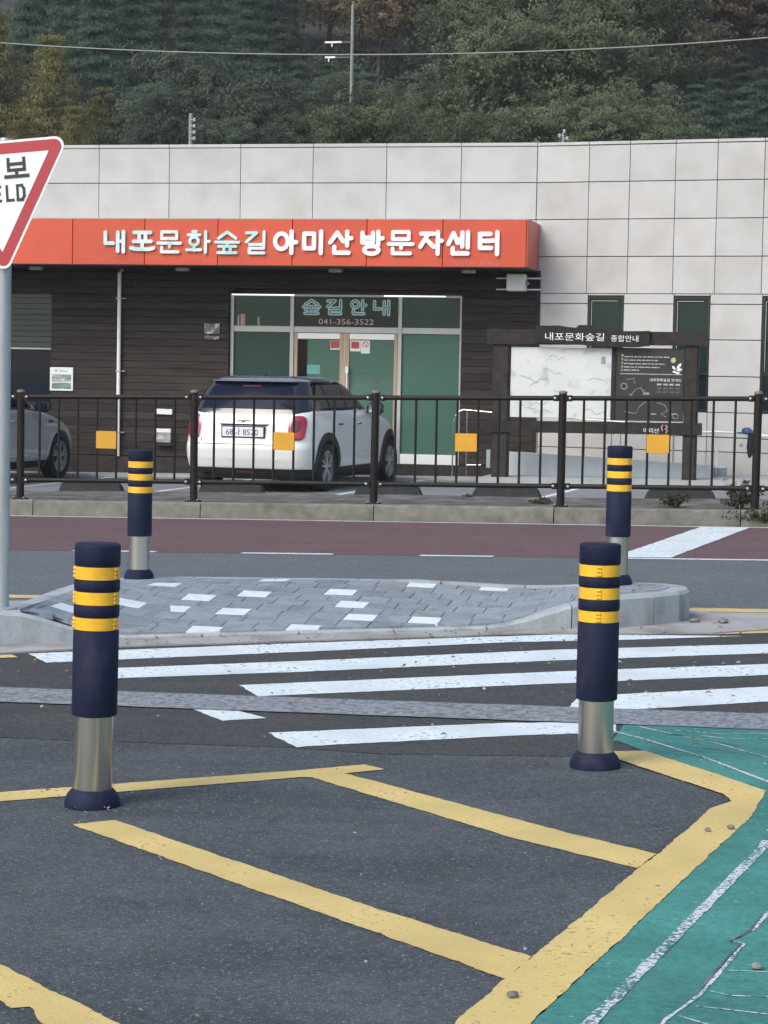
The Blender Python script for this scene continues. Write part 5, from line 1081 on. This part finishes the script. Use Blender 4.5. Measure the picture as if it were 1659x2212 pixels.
# --- silver car at the left edge
LO2 = refine([(.20, .78, .22, 4.20, .3, .5, .05), (.28, .85, .1, 4.30, .32, .5, .05), (.40, .895, .03, 4.36, .32, .55, .05), (.52, .905, .0, 4.38, .32, .58, .06), (.64, .905, .02, 4.36, .32, .6, .06), (.74, .90, .04, 4.28, .32, .6, .06), (.82, .893, .06, 4.15, .32, .6, .06), (.88, .885, .08, 3.98, .32, .6, .06), (.94, .872, .10, 3.70, .3, .58, .06), (.99, .855, .12, 3.42, .3, .55, .06), (1.03, .83, .15, 3.2, .3, .5, .06), (1.06, .79, .2, 3.0, .28, .5, .06)], .02)
GH2 = refine([(1.02, .82, .16, 3.28, .26, .45, .07), (1.12, .79, .28, 3.02, .25, .44, .08), (1.24, .75, .42, 2.72, .24, .43, .09), (1.36, .70, .56, 2.42, .24, .42, .10), (1.43, .66, .68, 2.22, .24, .42, .10), (1.475, .60, .82, 2.05, .26, .42, .10), (1.495, .50, 1.0, 1.85, .28, .42, .08)], .02)
H2 = R(5.0); org = (-11.50 - .9 * math.cos(H2) - 3.50 * math.sin(H2), 29.70 + .9 * math.sin(H2) - 3.50 * math.cos(H2))
c2 = thing('silver_car', 'silver grey car cut off by the left edge behind the yield sign pole', 'car', (org[0], org[1], CP(org[0]) + .02), None, -H2)
RY2, FY2, W2 = .86, 3.50, .345
cut_ = [cyl(c2, .5, 1.2, y, W2, .39) for y in (RY2, FY2)] + [cyl(c2, -1.2, -.5, y, W2, .39) for y in (RY2, FY2)]
bo = part('body', loft(LO2), M['car_grey'], c2, True, True, sharp=60); carve(bo, cut_)
for c in cut_: bpy.data.objects.remove(c)
part('greenhouse', loft(GH2), M['blackg'], c2, True, True, sharp=60); part('roof', loft(GH2, 1.435, None, .006), M['car_grey'], c2, True, True, sharp=60)
part('rear_window', patch(lambda x, z: rear_pt(GH2, x, z), [(-.64, 1.08), (.64, 1.08), (.5, 1.4), (-.5, 1.4)], .006), M['car_glass'], c2, True, True)
for sg in (1, -1):
    fs_ = lambda y, z, sg=sg: side_pt(GH2, y, z, sg); fb_ = lambda y, z, sg=sg: side_pt(LO2, y, z, sg)
    part('rear_door_window', patch(fs_, [(.75, 1.075), (1.72, 1.075), (1.70, 1.40), (1.05, 1.38)], .005), M['car_glass'], c2, True, True)
    part('front_door_window', patch(fs_, [(1.80, 1.075), (2.78, 1.075), (2.30, 1.36), (1.78, 1.40)], .005), M['car_glass'], c2, True, True)
    part('window_trim', patch(fs_, [(.7, 1.045), (2.85, 1.045), (2.85, 1.065), (.7, 1.065)], .008, .006, 2), M['chrome'], c2, True, True)
    part('tail_light', patch(lambda x, z: rear_pt(LO2, x, z), ell(sg * .68, .86, .14, .09), .012), M['lens_red'], c2, True, True)
    part('front_door', patch(fb_, [(1.80, .33), (2.86, .33), (2.95, .70), (2.92, .98), (1.80, .98)], .0035, .008, 4), M['car_grey'], c2, True, True)
    part('rear_door', patch(fb_, [(1.25, .33), (1.77, .33), (1.77, .98), (.95, .98), (.98, .80), (1.18, .62)], .0035, .008, 4), M['car_grey'], c2, True, True)
    part('sill_trim', patch(fb_, [(1.28, .205), (3.10, .205), (3.10, .30), (1.28, .30)], .014, .01, 3), M['black'], c2, True, True)
    part('sill_strip', patch(fb_, [(1.28, .36), (3.02, .36), (3.02, .395), (1.28, .395)], .012, .006, 2), M['chrome'], c2, True, True)
    p = fb_(2.05, .88); m = MB(); m.box(min(p.x, p.x + sg * .035), max(p.x, p.x + sg * .035), 1.95, 2.15, .868, .892, .006); part('door_handle', m, M['car_grey'], c2, False, True)
    p = fb_(3.22, .86); m = MB(); m.box(min(p.x, p.x + sg * .012), max(p.x, p.x + sg * .012), 3.14, 3.27, .845, .88, .004); part('side_repeater', m, M['black'], c2, False, True)
    arch_ring(c2, LO2, RY2, W2, .382, .41, sg, M['car_grey']); arch_ring(c2, LO2, FY2, W2, .382, .41, sg, M['car_grey'])
    wheel(c2, sg * .80, RY2, W2, .21, sg, 5); wheel(c2, sg * .80, FY2, W2, .21, sg, 5)
    mi_ = link('door_mirror', None, c2, (sg * .86, 2.72, 1.05)); m = MB(); m.lathe([(.004, -.14), (.06, -.13), (.09, -.08), (.10, 0), (.095, .06), (.06, .11), (.004, .12)], 18, axis='X'); m.v = [(x + sg * .15, y * .8, z * .85 + .03) for x, y, z in m.v]; part('mirror_shell', m, M['blackg'], mi_, True, True)
    m = MB(); m.box(sg * .15 - .09, sg * .15 + .09, -.086, -.076, -.03, .09, .012); part('mirror_glass', m, M['car_glass'], mi_, False, True)
    m = MB(); m.box(min(0, sg * .09), max(0, sg * .09), -.03, .03, -.04, .0, .006); part('mirror_arm', m, M['black'], mi_, False, True)
m = MB(); m.box(-.27, .27, rear_pt(LO2, 0, .75).y - .012, rear_pt(LO2, 0, .75).y + .02, .69, .80, .004); part('number_plate', m, M['plate_white'], c2, False, True)
# ------------------------------------------------------------------ wooded hill, poles, cable, weeds, litter
def hz(s, t):
    u = max(0.0, t - 42); h = .18 * u if u < 42 else 7.56 + (u - 42) * .40 if u < 130 else 42.8 + (u - 130) * .15
    return -.3 + h + .8 * noise.noise((s * .06, t * .06, 0)) * min(1, u / 10)
m = MB(); nx, ny = 70, 50
vs = [(-190 + 380 * i / nx, 38.4 + 240 * (j / ny) ** 1.4, 0) for j in range(ny + 1) for i in range(nx + 1)]; vs = [(x, y, hz(x, y)) for x, y, z in vs]
m.add(vs, [(j * (nx + 1) + i, j * (nx + 1) + i + 1, (j + 1) * (nx + 1) + i + 1, (j + 1) * (nx + 1) + i) for j in range(ny) for i in range(nx)]); struct('hill', m, M['hill'], 'wooded hillside rising behind the building', smooth=True)
def leaves(name, clumps, mat, rnd, spread=0):
    """clumps: (centre, radii, count, size, aspect, droop, tint)"""
    vs = []; fs = []; tint = []; cx0 = sum(c[0][0] for c in clumps) / len(clumps); cy0 = sum(c[0][1] for c in clumps) / len(clumps) + spread
    for c, rad, cnt, size, asp, droop, tn in clumps:
        for _ in range(cnt):
            while True:
                p = Vector((rnd.uniform(-1, 1), rnd.uniform(-1, 1), rnd.uniform(-1, 1)))
                if p.length <= 1: break
            o = Vector((c[0] + p.x * rad[0], c[1] + p.y * rad[1], c[2] + p.z * rad[2]))
            nv = (Vector((o.x - cx0, o.y - cy0, 0)).normalized() * .8 + Vector((rnd.gauss(0, .75), rnd.gauss(0, .75), .75 + rnd.gauss(0, .6)))).normalized()     # leaves turn to the light
            d = nv.cross(Vector((rnd.gauss(0, 1), rnd.gauss(0, 1), rnd.gauss(0, .6)))).normalized(); d = (d + Vector((0, 0, -droop * .4))).normalized(); u = d.cross(nv).normalized()
            s = size * rnd.uniform(.65, 1.35); k = len(vs); e = d * s * .5; w = u * s * asp * .5
            vs += [o - e, o + w - e * .1, o + e, o - w + e * .1]; fs.append((k, k + 1, k + 2, k + 3)); tint.append(max(0, min(1, tn + rnd.uniform(-.22, .22))))
    me = bpy.data.meshes.new(name); me.from_pydata([tuple(v) for v in vs], [], fs); me.materials.append(mat)
    at = me.attributes.new('tint', 'FLOAT', 'FACE'); at.data.foreach_set('value', tint); me.update(); return me
def trunk_mesh(h, r, limbs, rnd, name='trunk'):
    m = MB(); top = Vector((rnd.uniform(-.3, .3), rnd.uniform(-.3, .3), h)); pts = [Vector((0, 0, -.5)), Vector((top.x * .2, top.y * .2, h * .3)), Vector((top.x * .7, top.y * .5, h * .65)), top]
    m.tube(pts, [r, r * .8, r * .5, r * .12], 8)
    for tip, z0 in limbs: a = Vector((top.x * z0 / h * .8, top.y * z0 / h * .8, z0)); b = Vector(tip); q = a.lerp(b, .55) + Vector((0, 0, .25)); m.tube([a, q, b], [r * .4, r * .22, r * .05], 6)
    return m.mesh(name, M['bark'], True)
def broad(seed, W, H, mat):
    rnd = random.Random(seed); cl = []; limbs = []; cz = H * .60
    for i in range(24):
        a = rnd.uniform(0, 6.28); el_ = rnd.uniform(-.5, 1.45); rr = rnd.uniform(.55, .92); c = Vector((math.cos(a) * math.cos(el_) * W * rr, math.sin(a) * math.cos(el_) * W * rr, cz + math.sin(el_) * H * .40 * rr)); limbs.append((tuple(c), H * rnd.uniform(.25, .6)))
        for j in range(11):
            q = c + Vector((rnd.gauss(0, .62), rnd.gauss(0, .62), rnd.gauss(0, .45))) * (W / 3.2); r = rnd.uniform(.28, .50) * W / 3.2; cl.append((q, (r, r, r * .6), 72, .125, .6, .2, rnd.uniform(.15, .75)))
    for i in range(40): c = Vector((rnd.uniform(-1, 1) * W * .6, rnd.uniform(-1, 1) * W * .6, cz + rnd.uniform(-.35, .45) * H * .7)); cl.append((c, (.8, .8, .6), 60, .2, .6, .2, rnd.uniform(0, .4)))
    return leaves('crown', cl, mat, rnd), trunk_mesh(H * .85, W * .055, limbs[:14], rnd)
def pine(seed, W, H, mat, droop=.15, lay=13, feather=False):
    rnd = random.Random(seed); cl = []; limbs = []
    for i in range(lay):
        f = i / (lay - 1); z = H * (.16 + .80 * f); R_ = W * (1 - f * .88) * rnd.uniform(.85, 1.1); nb = max(4, int(9 * (1 - f * .5)))
        for b in range(nb):
            a = 6.283 * b / nb + rnd.uniform(-.35, .35) + i; L = R_ * rnd.uniform(.75, 1.1); zt = z - L * .18 + rnd.uniform(-.15, .15); limbs.append(((math.cos(a) * L, math.sin(a) * L, zt), z))
            for j in range(5):
                u = .28 + .72 * j / 4; c = (math.cos(a) * L * u + rnd.gauss(0, .08), math.sin(a) * L * u + rnd.gauss(0, .08), z - L * .18 * u + .1 * math.sin(u * 3) + rnd.gauss(0, .05)); w = .20 + .26 * (1 - abs(u - .6))
                cl.append((c, (w * 1.3, w * 1.3, .10 if not feather else .20), 44, .20 if not feather else .15, .20 if not feather else .3, droop, rnd.uniform(.1, .7) + .2 * (u - .5)))
    return leaves('crown', cl, mat, rnd), trunk_mesh(H * .98, W * .05, limbs[::3], rnd)
LM = dict(
 oak=leafmat('oak_leaves', (.076, .098, .056), (.160, .192, .104)), pine=leafmat('pine_needles', (.056, .090, .066), (.122, .172, .120)), larch=leafmat('larch_needles', (.128, .122, .044), (.250, .222, .082)),
 rust=leafmat('rusty_leaves', (.160, .128, .078), (.285, .220, .132)), brown=leafmat('brown_leaves', (.130, .100, .074), (.235, .175, .124)), dim=leafmat('dim_leaves', (.068, .092, .064), (.142, .172, .114)))
V = {'oak': [broad(11, 3.2, 8, LM['oak']), broad(12, 3.0, 8.5, LM['oak']), broad(13, 3.4, 7.5, LM['oak'])], 'pine': [pine(21, 2.8, 9, LM['pine']), pine(22, 3.1, 8.5, LM['pine']), pine(23, 2.6, 9.5, LM['pine'])],
     'larch': [pine(31, 3.3, 8.5, LM['larch'], .5, 15, True), pine(32, 3.2, 7.5, LM['larch'], .5, 14, True)], 'rust': [broad(41, 3.0, 7.5, LM['rust'])], 'brown': [broad(51, 3.0, 7.5, LM['brown'])], 'dim': [broad(61, 3.1, 7.8, LM['dim']), broad(62, 2.9, 8.4, LM['dim'])]}
NM = {'oak': 'oak_tree', 'pine': 'pine_tree', 'larch': 'larch_tree', 'rust': 'rusty_tree', 'brown': 'brown_tree', 'dim': 'broadleaf_tree'}
SH = {'oak': 'green broadleaf tree in the wood behind the right half of the roof', 'pine': 'dark green conifer in the wood behind the roof', 'rust': 'tree with rusty autumn leaves high on the hillside', 'brown': 'tree with brown leaves high on the hill at upper right', 'dim': 'dull green leafy tree in the wood behind the roof', 'larch': 'yellow green feathery conifer behind the roof at the left'}
GP = {'oak': 'green broadleaf trees behind the roof', 'pine': 'conifers on the hillside', 'rust': 'rusty autumn trees', 'brown': 'brown trees at upper right', 'dim': 'dull green trees behind the roof', 'larch': 'yellow green conifers at left'}
cnt = {}
def tree(kind, s, t, sc=1.0, label=None):
    i = cnt.get(kind, 0); cnt[kind] = i + 1; cr, tr = V[kind][i % len(V[kind])]; rnd = random.Random(i * 7 + len(kind))
    o = thing(NM[kind], label or SH[kind], 'tree', (s, t, hz(s, t) - .1), GP[kind], rnd.uniform(0, 6.28)); k = sc * rnd.uniform(.95, 1.05); o.scale = (k, k, k * rnd.uniform(.95, 1.08))
    link('crown', cr, o); link('trunk', tr, o)
def SX(px, t): return t * (math.tan(R(-12.5)) + (px - 829.5) / 4600 * 1.05)      # lateral position of a bearing at distance t
for kind, px, t, sc in [
  ('larch', 75, 82, .88), ('larch', 195, 79, .74), ('larch', -60, 84, 1.05), ('larch', 10, 78, .66), ('larch', 130, 77, .58),
  ('oak', 950, 84, .74), ('oak', 1090, 82, 1.0), ('oak', 1240, 84, 1.06), ('oak', 1060, 90, 1.05), ('oak', 1170, 91, 1.14), ('oak', 1330, 90, 1.1), ('oak', 1350, 80, .80), ('oak', 880, 78.5, .66), ('oak', 1160, 77.5, .72), ('oak', 1010, 77, .66), ('oak', 1260, 77.5, .70), ('oak', 790, 73.5, .78), ('oak', 700, 75, .56), ('oak', 640, 79, .62), ('oak', 1420, 78, .68), ('oak', 1080, 98, 1.1), ('oak', 1260, 99, 1.1),
  ('pine', 1500, 84, .72), ('pine', 1600, 82, .74), ('pine', 1550, 89, .58), ('pine', 1700, 84, .8), ('pine', 1460, 87, .62), ('pine', 1640, 91, .52), ('pine', 1560, 78, .70), ('pine', 1490, 79, .68), ('pine', 1650, 78, .72), ('pine', 1790, 86, 1), ('pine', 1420, 92, .55),
  ('dim', 300, 80, .74), ('dim', 430, 82, .82), ('dim', 540, 80, .74), ('dim', 350, 86, .84), ('dim', 480, 77.5, .62), ('dim', 370, 77, .60), ('dim', 270, 77, .60), ('dim', 570, 77, .58), ('dim', 700, 83, .70), ('dim', 830, 83, .66), ('pine', 560, 86, .68), ('pine', 780, 86, .62), ('pine', 880, 87, .6),
  ('pine', 260, 92, .95), ('pine', 390, 93, .92), ('pine', 520, 90, .90), ('pine', 630, 88, .62), ('pine', 750, 91, .52), ('pine', 850, 92, .46), ('pine', 580, 93, .60), ('pine', 460, 99, 1.0), ('pine', 320, 101, 1.0), ('pine', 180, 90, .95), ('pine', 130, 97, 1.0), ('pine', 20, 93, 1.0), ('pine', -90, 96, 1.05), ('pine', 690, 94, .42), ('pine', 220, 104, 1.05), ('pine', 60, 105, 1.05), ('pine', 560, 104, 1.0),
  ('rust', 800, 104, .95), ('rust', 930, 103, .95), ('rust', 690, 107, .95), ('rust', 870, 111, 1.0), ('rust', 1000, 109, .95), ('dim', 390, 109, 1.0), ('dim', 520, 111, 1.0), ('dim', 260, 112, 1.0), ('rust', 760, 114, 1.0), ('dim', 100, 112, 1.05), ('rust', 620, 112, 1.0), ('dim', 1120, 107, 1.0), ('dim', 1250, 108, 1.0),
  ('brown', 1490, 99, .92), ('brown', 1600, 101, .95), ('brown', 1420, 104, .95), ('brown', 1540, 108, 1.0), ('brown', 1680, 105, 1.0), ('brown', 1360, 109, 1.0), ('brown', 1470, 114, 1.0), ('dim', 1620, 113, 1.0), ('pine', 1760, 98, 1.0), ('pine', 1860, 106, 1.05), ('dim', 1180, 116, 1.1), ('dim', 980, 119, 1.1), ('rust', 830, 121, 1.1), ('dim', 640, 121, 1.1), ('dim', 440, 120, 1.1), ('dim', 240, 121, 1.1), ('dim', 1340, 119, 1.1), ('brown', 1560, 121, 1.1), ('dim', 20, 120, 1.1), ('pine', -210, 104, 1.1), ('dim', -160, 88, 1.0), ('pine', 1900, 94, 1.0)]:
    tree(kind, SX(px, t), t, sc)
# undergrowth: one mass of low leaves on the slope
rnd = random.Random(5); cl = []
for i in range(1100):
    t = rnd.uniform(72, 112); s = SX(rnd.uniform(-250, 1900), t); z = hz(s, t); r = rnd.uniform(.5, 1.1); cl.append((Vector((s, t, z + r * .7)), (r, r, r * .9), 34, .22, .6, .1, rnd.uniform(.1, .8)))
ug = link('undergrowth', leaves('undergrowth', cl, LM['dim'], rnd, 40)); ug['kind'] = 'stuff'; ug['label'] = 'low leafy undergrowth covering the hillside'; ug['category'] = 'undergrowth'
# utility poles and the overhead cable
def upole(label, s, t, top, r, arms):
    z0 = hz(s, t) if t > 38.5 else 0; o = thing('utility_pole', label, 'utility pole', (s, t, z0), 'utility poles behind the building')
    m = MB(); m.lathe([(r * 1.25, -.4), (r, top - z0)], 16); m.lathe([(r, top - z0), (r * .6, top - z0 + .04), (.002, top - z0 + .05)], 16); part('pole', m, M['conp'], o, True, True)
    for z, x0, x1, kind in arms:
        if kind == 'ins':
            m = MB(); m.tube([(0, -r, z - z0), (x1, -r, z - z0)], .012, 6); m.lathe([(.03, -.05), (.045, -.03), (.03, -.01), (.045, .02), (.028, .05)], 10, (x1, -r, z - z0)); part('insulator', m, M['porc'], o, True, True)
        else:
            m = MB(); m.box(min(x0, x1), max(x0, x1), -r - .05, -r + .0, z - z0 - .035, z - z0 + .035, .005); part('crossarm', m, M['whitep'], o, False, True)
            m = MB(); m.tube([(x1 - .02, -r - .02, z - z0), (0, -r * .5, z - z0)], .016, 6); part('arm_stay', m, M['conp'], o, True, True)
            m = MB(); m.tube([((x0 + x1) / 2 - .05, -r - .02, z - z0 - .02), ((x0 + x1) / 2 - .05, -r - .02, z - z0 - .16)], .03, 8); part('bracket', m, M['whitep'], o, True, True)
upole('short pale concrete pole with side insulators rising above the roof at left', -19.29, 60, 8.95, .058, [(8.80, 0, .13, 'ins'), (8.62, 0, .13, 'ins'), (8.44, 0, .13, 'ins'), (8.26, 0, .13, 'ins')])
upole('tall pale pole standing among the trees above the doors', -18.35, 76, 14.80, .055, [(13.48, -1.0, -.37, 'arm'), (12.94, -.99, -.60, 'arm')])
upole('top of a pole with white insulators just above the roof right of centre', -8.34, 60, 8.34, .045, [(8.40, 0, .03, 'ins'), (8.28, 0, -.10, 'ins'), (8.20, 0, .12, 'ins')])
m = MB(); pts = []
for k in range(61):
    px = -700 + 3000 * k / 60; s = SX(px, 38); u = (px - 900) / 830; pts.append((s, 38.0, 7.285 + .275 * u * u * (.92 if u < 0 else 1.0)))
m.tube(pts, .0105, 6); solo('overhead_cable', m, M['wire'], 'thin pale overhead cable sagging across the wooded hillside', 'cable', pts[30], None, True)
# weeds along the verge
def weed(label, s, t, w, h, n, seed, name='weed', zoff=.17):
    rnd = random.Random(seed); cl = []; m = MB()
    for i in range(n):
        a = rnd.uniform(0, 6.28); L = rnd.uniform(.2, 1) * w; z = h * rnd.uniform(.25, 1) * (1 - .5 * L / w); tip = Vector((math.cos(a) * L, math.sin(a) * L * .6, z)); m.tube([(tip.x * .2, tip.y * .2, 0), (tip.x * .6, tip.y * .6, z * .7), tuple(tip)], [.004, .003, .0015], 4)
        for j in range(4): q_ = min(.8, w / .30); cl.append((tip * (.45 + .18 * j), (.05 * q_, .04 * q_, .04 * q_), 7, .055 * q_, .5, .0, rnd.uniform(0, 1)))
    o = thing(name, label, 'weed', (s, t, G(s) + zoff), 'weeds along the kerb'); link('foliage', leaves('foliage', cl, M['weed'], rnd), o); part('stems', m, M['bark'], o, False, True)
weed('dense weed clump spilling over the kerb at the right edge', -.95, 22.95, .45, .28, 46, 1, zoff=.03)
weed('tall leafy weed around the fence post at the right edge', -1.22, 23.35, .30, .44, 26, 2)
weed('weed patch on the kerb at the far right of the picture', -.50, 22.98, .42, .30, 40, 3, zoff=.03)
weed('low green weed under the fence right of the far bollard', -1.95, 23.6, .20, .22, 24, 4)
weed('flat green weeds at the foot of the fence post below the notice board', -3.45, 23.9, .18, .06, 12, 5)
weed('small weed growing under the fence left of the white map panel', -4.5, 25.0, .12, .04, 6, 6)
weed('weedy tufts behind the fence between the fence post and the far bollard', -2.75, 25.2, .16, .05, 8, 8)
# loose stones and dry leaves lying about
def pebble(label, s, t, r, seed, mat='rock'):
    rnd = random.Random(seed); bm = bmesh.new(); bmesh.ops.create_icosphere(bm, subdivisions=2, radius=r)
    for v in bm.verts: f = 1 + .35 * noise.noise(v.co / r * 1.3 + Vector((seed, 0, 0))); v.co = Vector((v.co.x * f * 1.25, v.co.y * f, v.co.z * f * .6))
    m = MB(); m.bm(bm); o = link('stone', m.mesh('stone', M[mat], True), None, (s, t, G(s) + r * .4 + .01), (0, 0, rnd.uniform(0, 6))); o['label'] = label; o['category'] = 'stone'; o['group'] = 'loose stones on the ground'
pebble('dark stone lying on the yellow border near the bottom edge', -.80, 5.20, .013, 1)
pebble('flat pale stone on the teal surface beside the yellow border', -.385, 7.36, .012, 2)
pebble('dark stone on the yellow border near its bend', -.46, 7.30, .011, 3)
pebble('larger reddish stone on the concrete apron right of the island', -.80, 13.66, .035, 4)
pebble('pale stone tucked against the right end of the island', -.98, 13.66, .03, 5)
pebble('dark mossy pebble on the teal surface at the right edge', -.215, 5.60, .014, 6)
rnd = random.Random(9); vs = []; fs = []
for i in range(420):
    if i < 200: s, t = rnd.uniform(-3.2, .2), rnd.uniform(4.6, 8.6)
    elif i < 330: s, t = rnd.uniform(-4.4, -.4), rnd.uniform(8.7, 13); 
    else:
        s = rnd.uniform(-4.4, -.4); t = 11.75 + (s + 4.3) * .42 + rnd.gauss(0, .16)
    if i < 30: s, t = -2.55 + rnd.gauss(0, .12), 7.20 + rnd.gauss(0, .08)
    r = rnd.uniform(.004, .011) if t < 9 else rnd.uniform(.008, .022); a = rnd.uniform(0, 6.28); k = len(vs); z = G(s) + .0165
    c_, s_ = math.cos(a) * r, math.sin(a) * r; vs += [(s - c_, t - s_, z), (s + s_ * .5, t - c_ * .5, z + r * .35), (s + c_, t + s_, z + .001), (s - s_ * .5, t + c_ * .5, z + r * .2), (s, t, z + r * .6)]
    fs += [(k, k + 1, k + 4), (k + 1, k + 2, k + 4), (k + 2, k + 3, k + 4), (k + 3, k, k + 4)]
me = bpy.data.meshes.new('litter'); me.from_pydata(vs, [], fs); 
for mm in (M['rock'], M['leafdry'], M['slab']): me.materials.append(mm)
me.polygons.foreach_set('material_index', [(0, 0, 1, 0, 2, 0, 1)[(i // 4) % 7] for i in range(len(fs))]); me.update()
o = link('litter', me); o['kind'] = 'stuff'; o['label'] = 'scattered grit and dry leaf bits on the asphalt'; o['category'] = 'litter'


# ------------------------------------------------------------------ thin evening haze
m = MB(); m.box(-640, 640, -540, 940, -14, 75); hb = link('haze', m.mesh('haze', None)); hb.data.materials.clear()
hm = bpy.data.materials.new('haze'); hm.use_nodes = True; ht = hm.node_tree; ht.nodes.clear(); ho = ht.nodes.new('ShaderNodeOutputMaterial'); hv = ht.nodes.new('ShaderNodeVolumePrincipled')
hv.inputs['Color'].default_value = (.84, .90, .90, 1); hv.inputs['Density'].default_value = .00042; ht.links.new(hv.outputs[0], ho.inputs['Volume']); hb.data.materials.append(hm)
hb['kind'] = 'stuff'; hb['label'] = 'thin pale haze over the whole place'; hb['category'] = 'haze'; hb.display_type = 'WIRE'
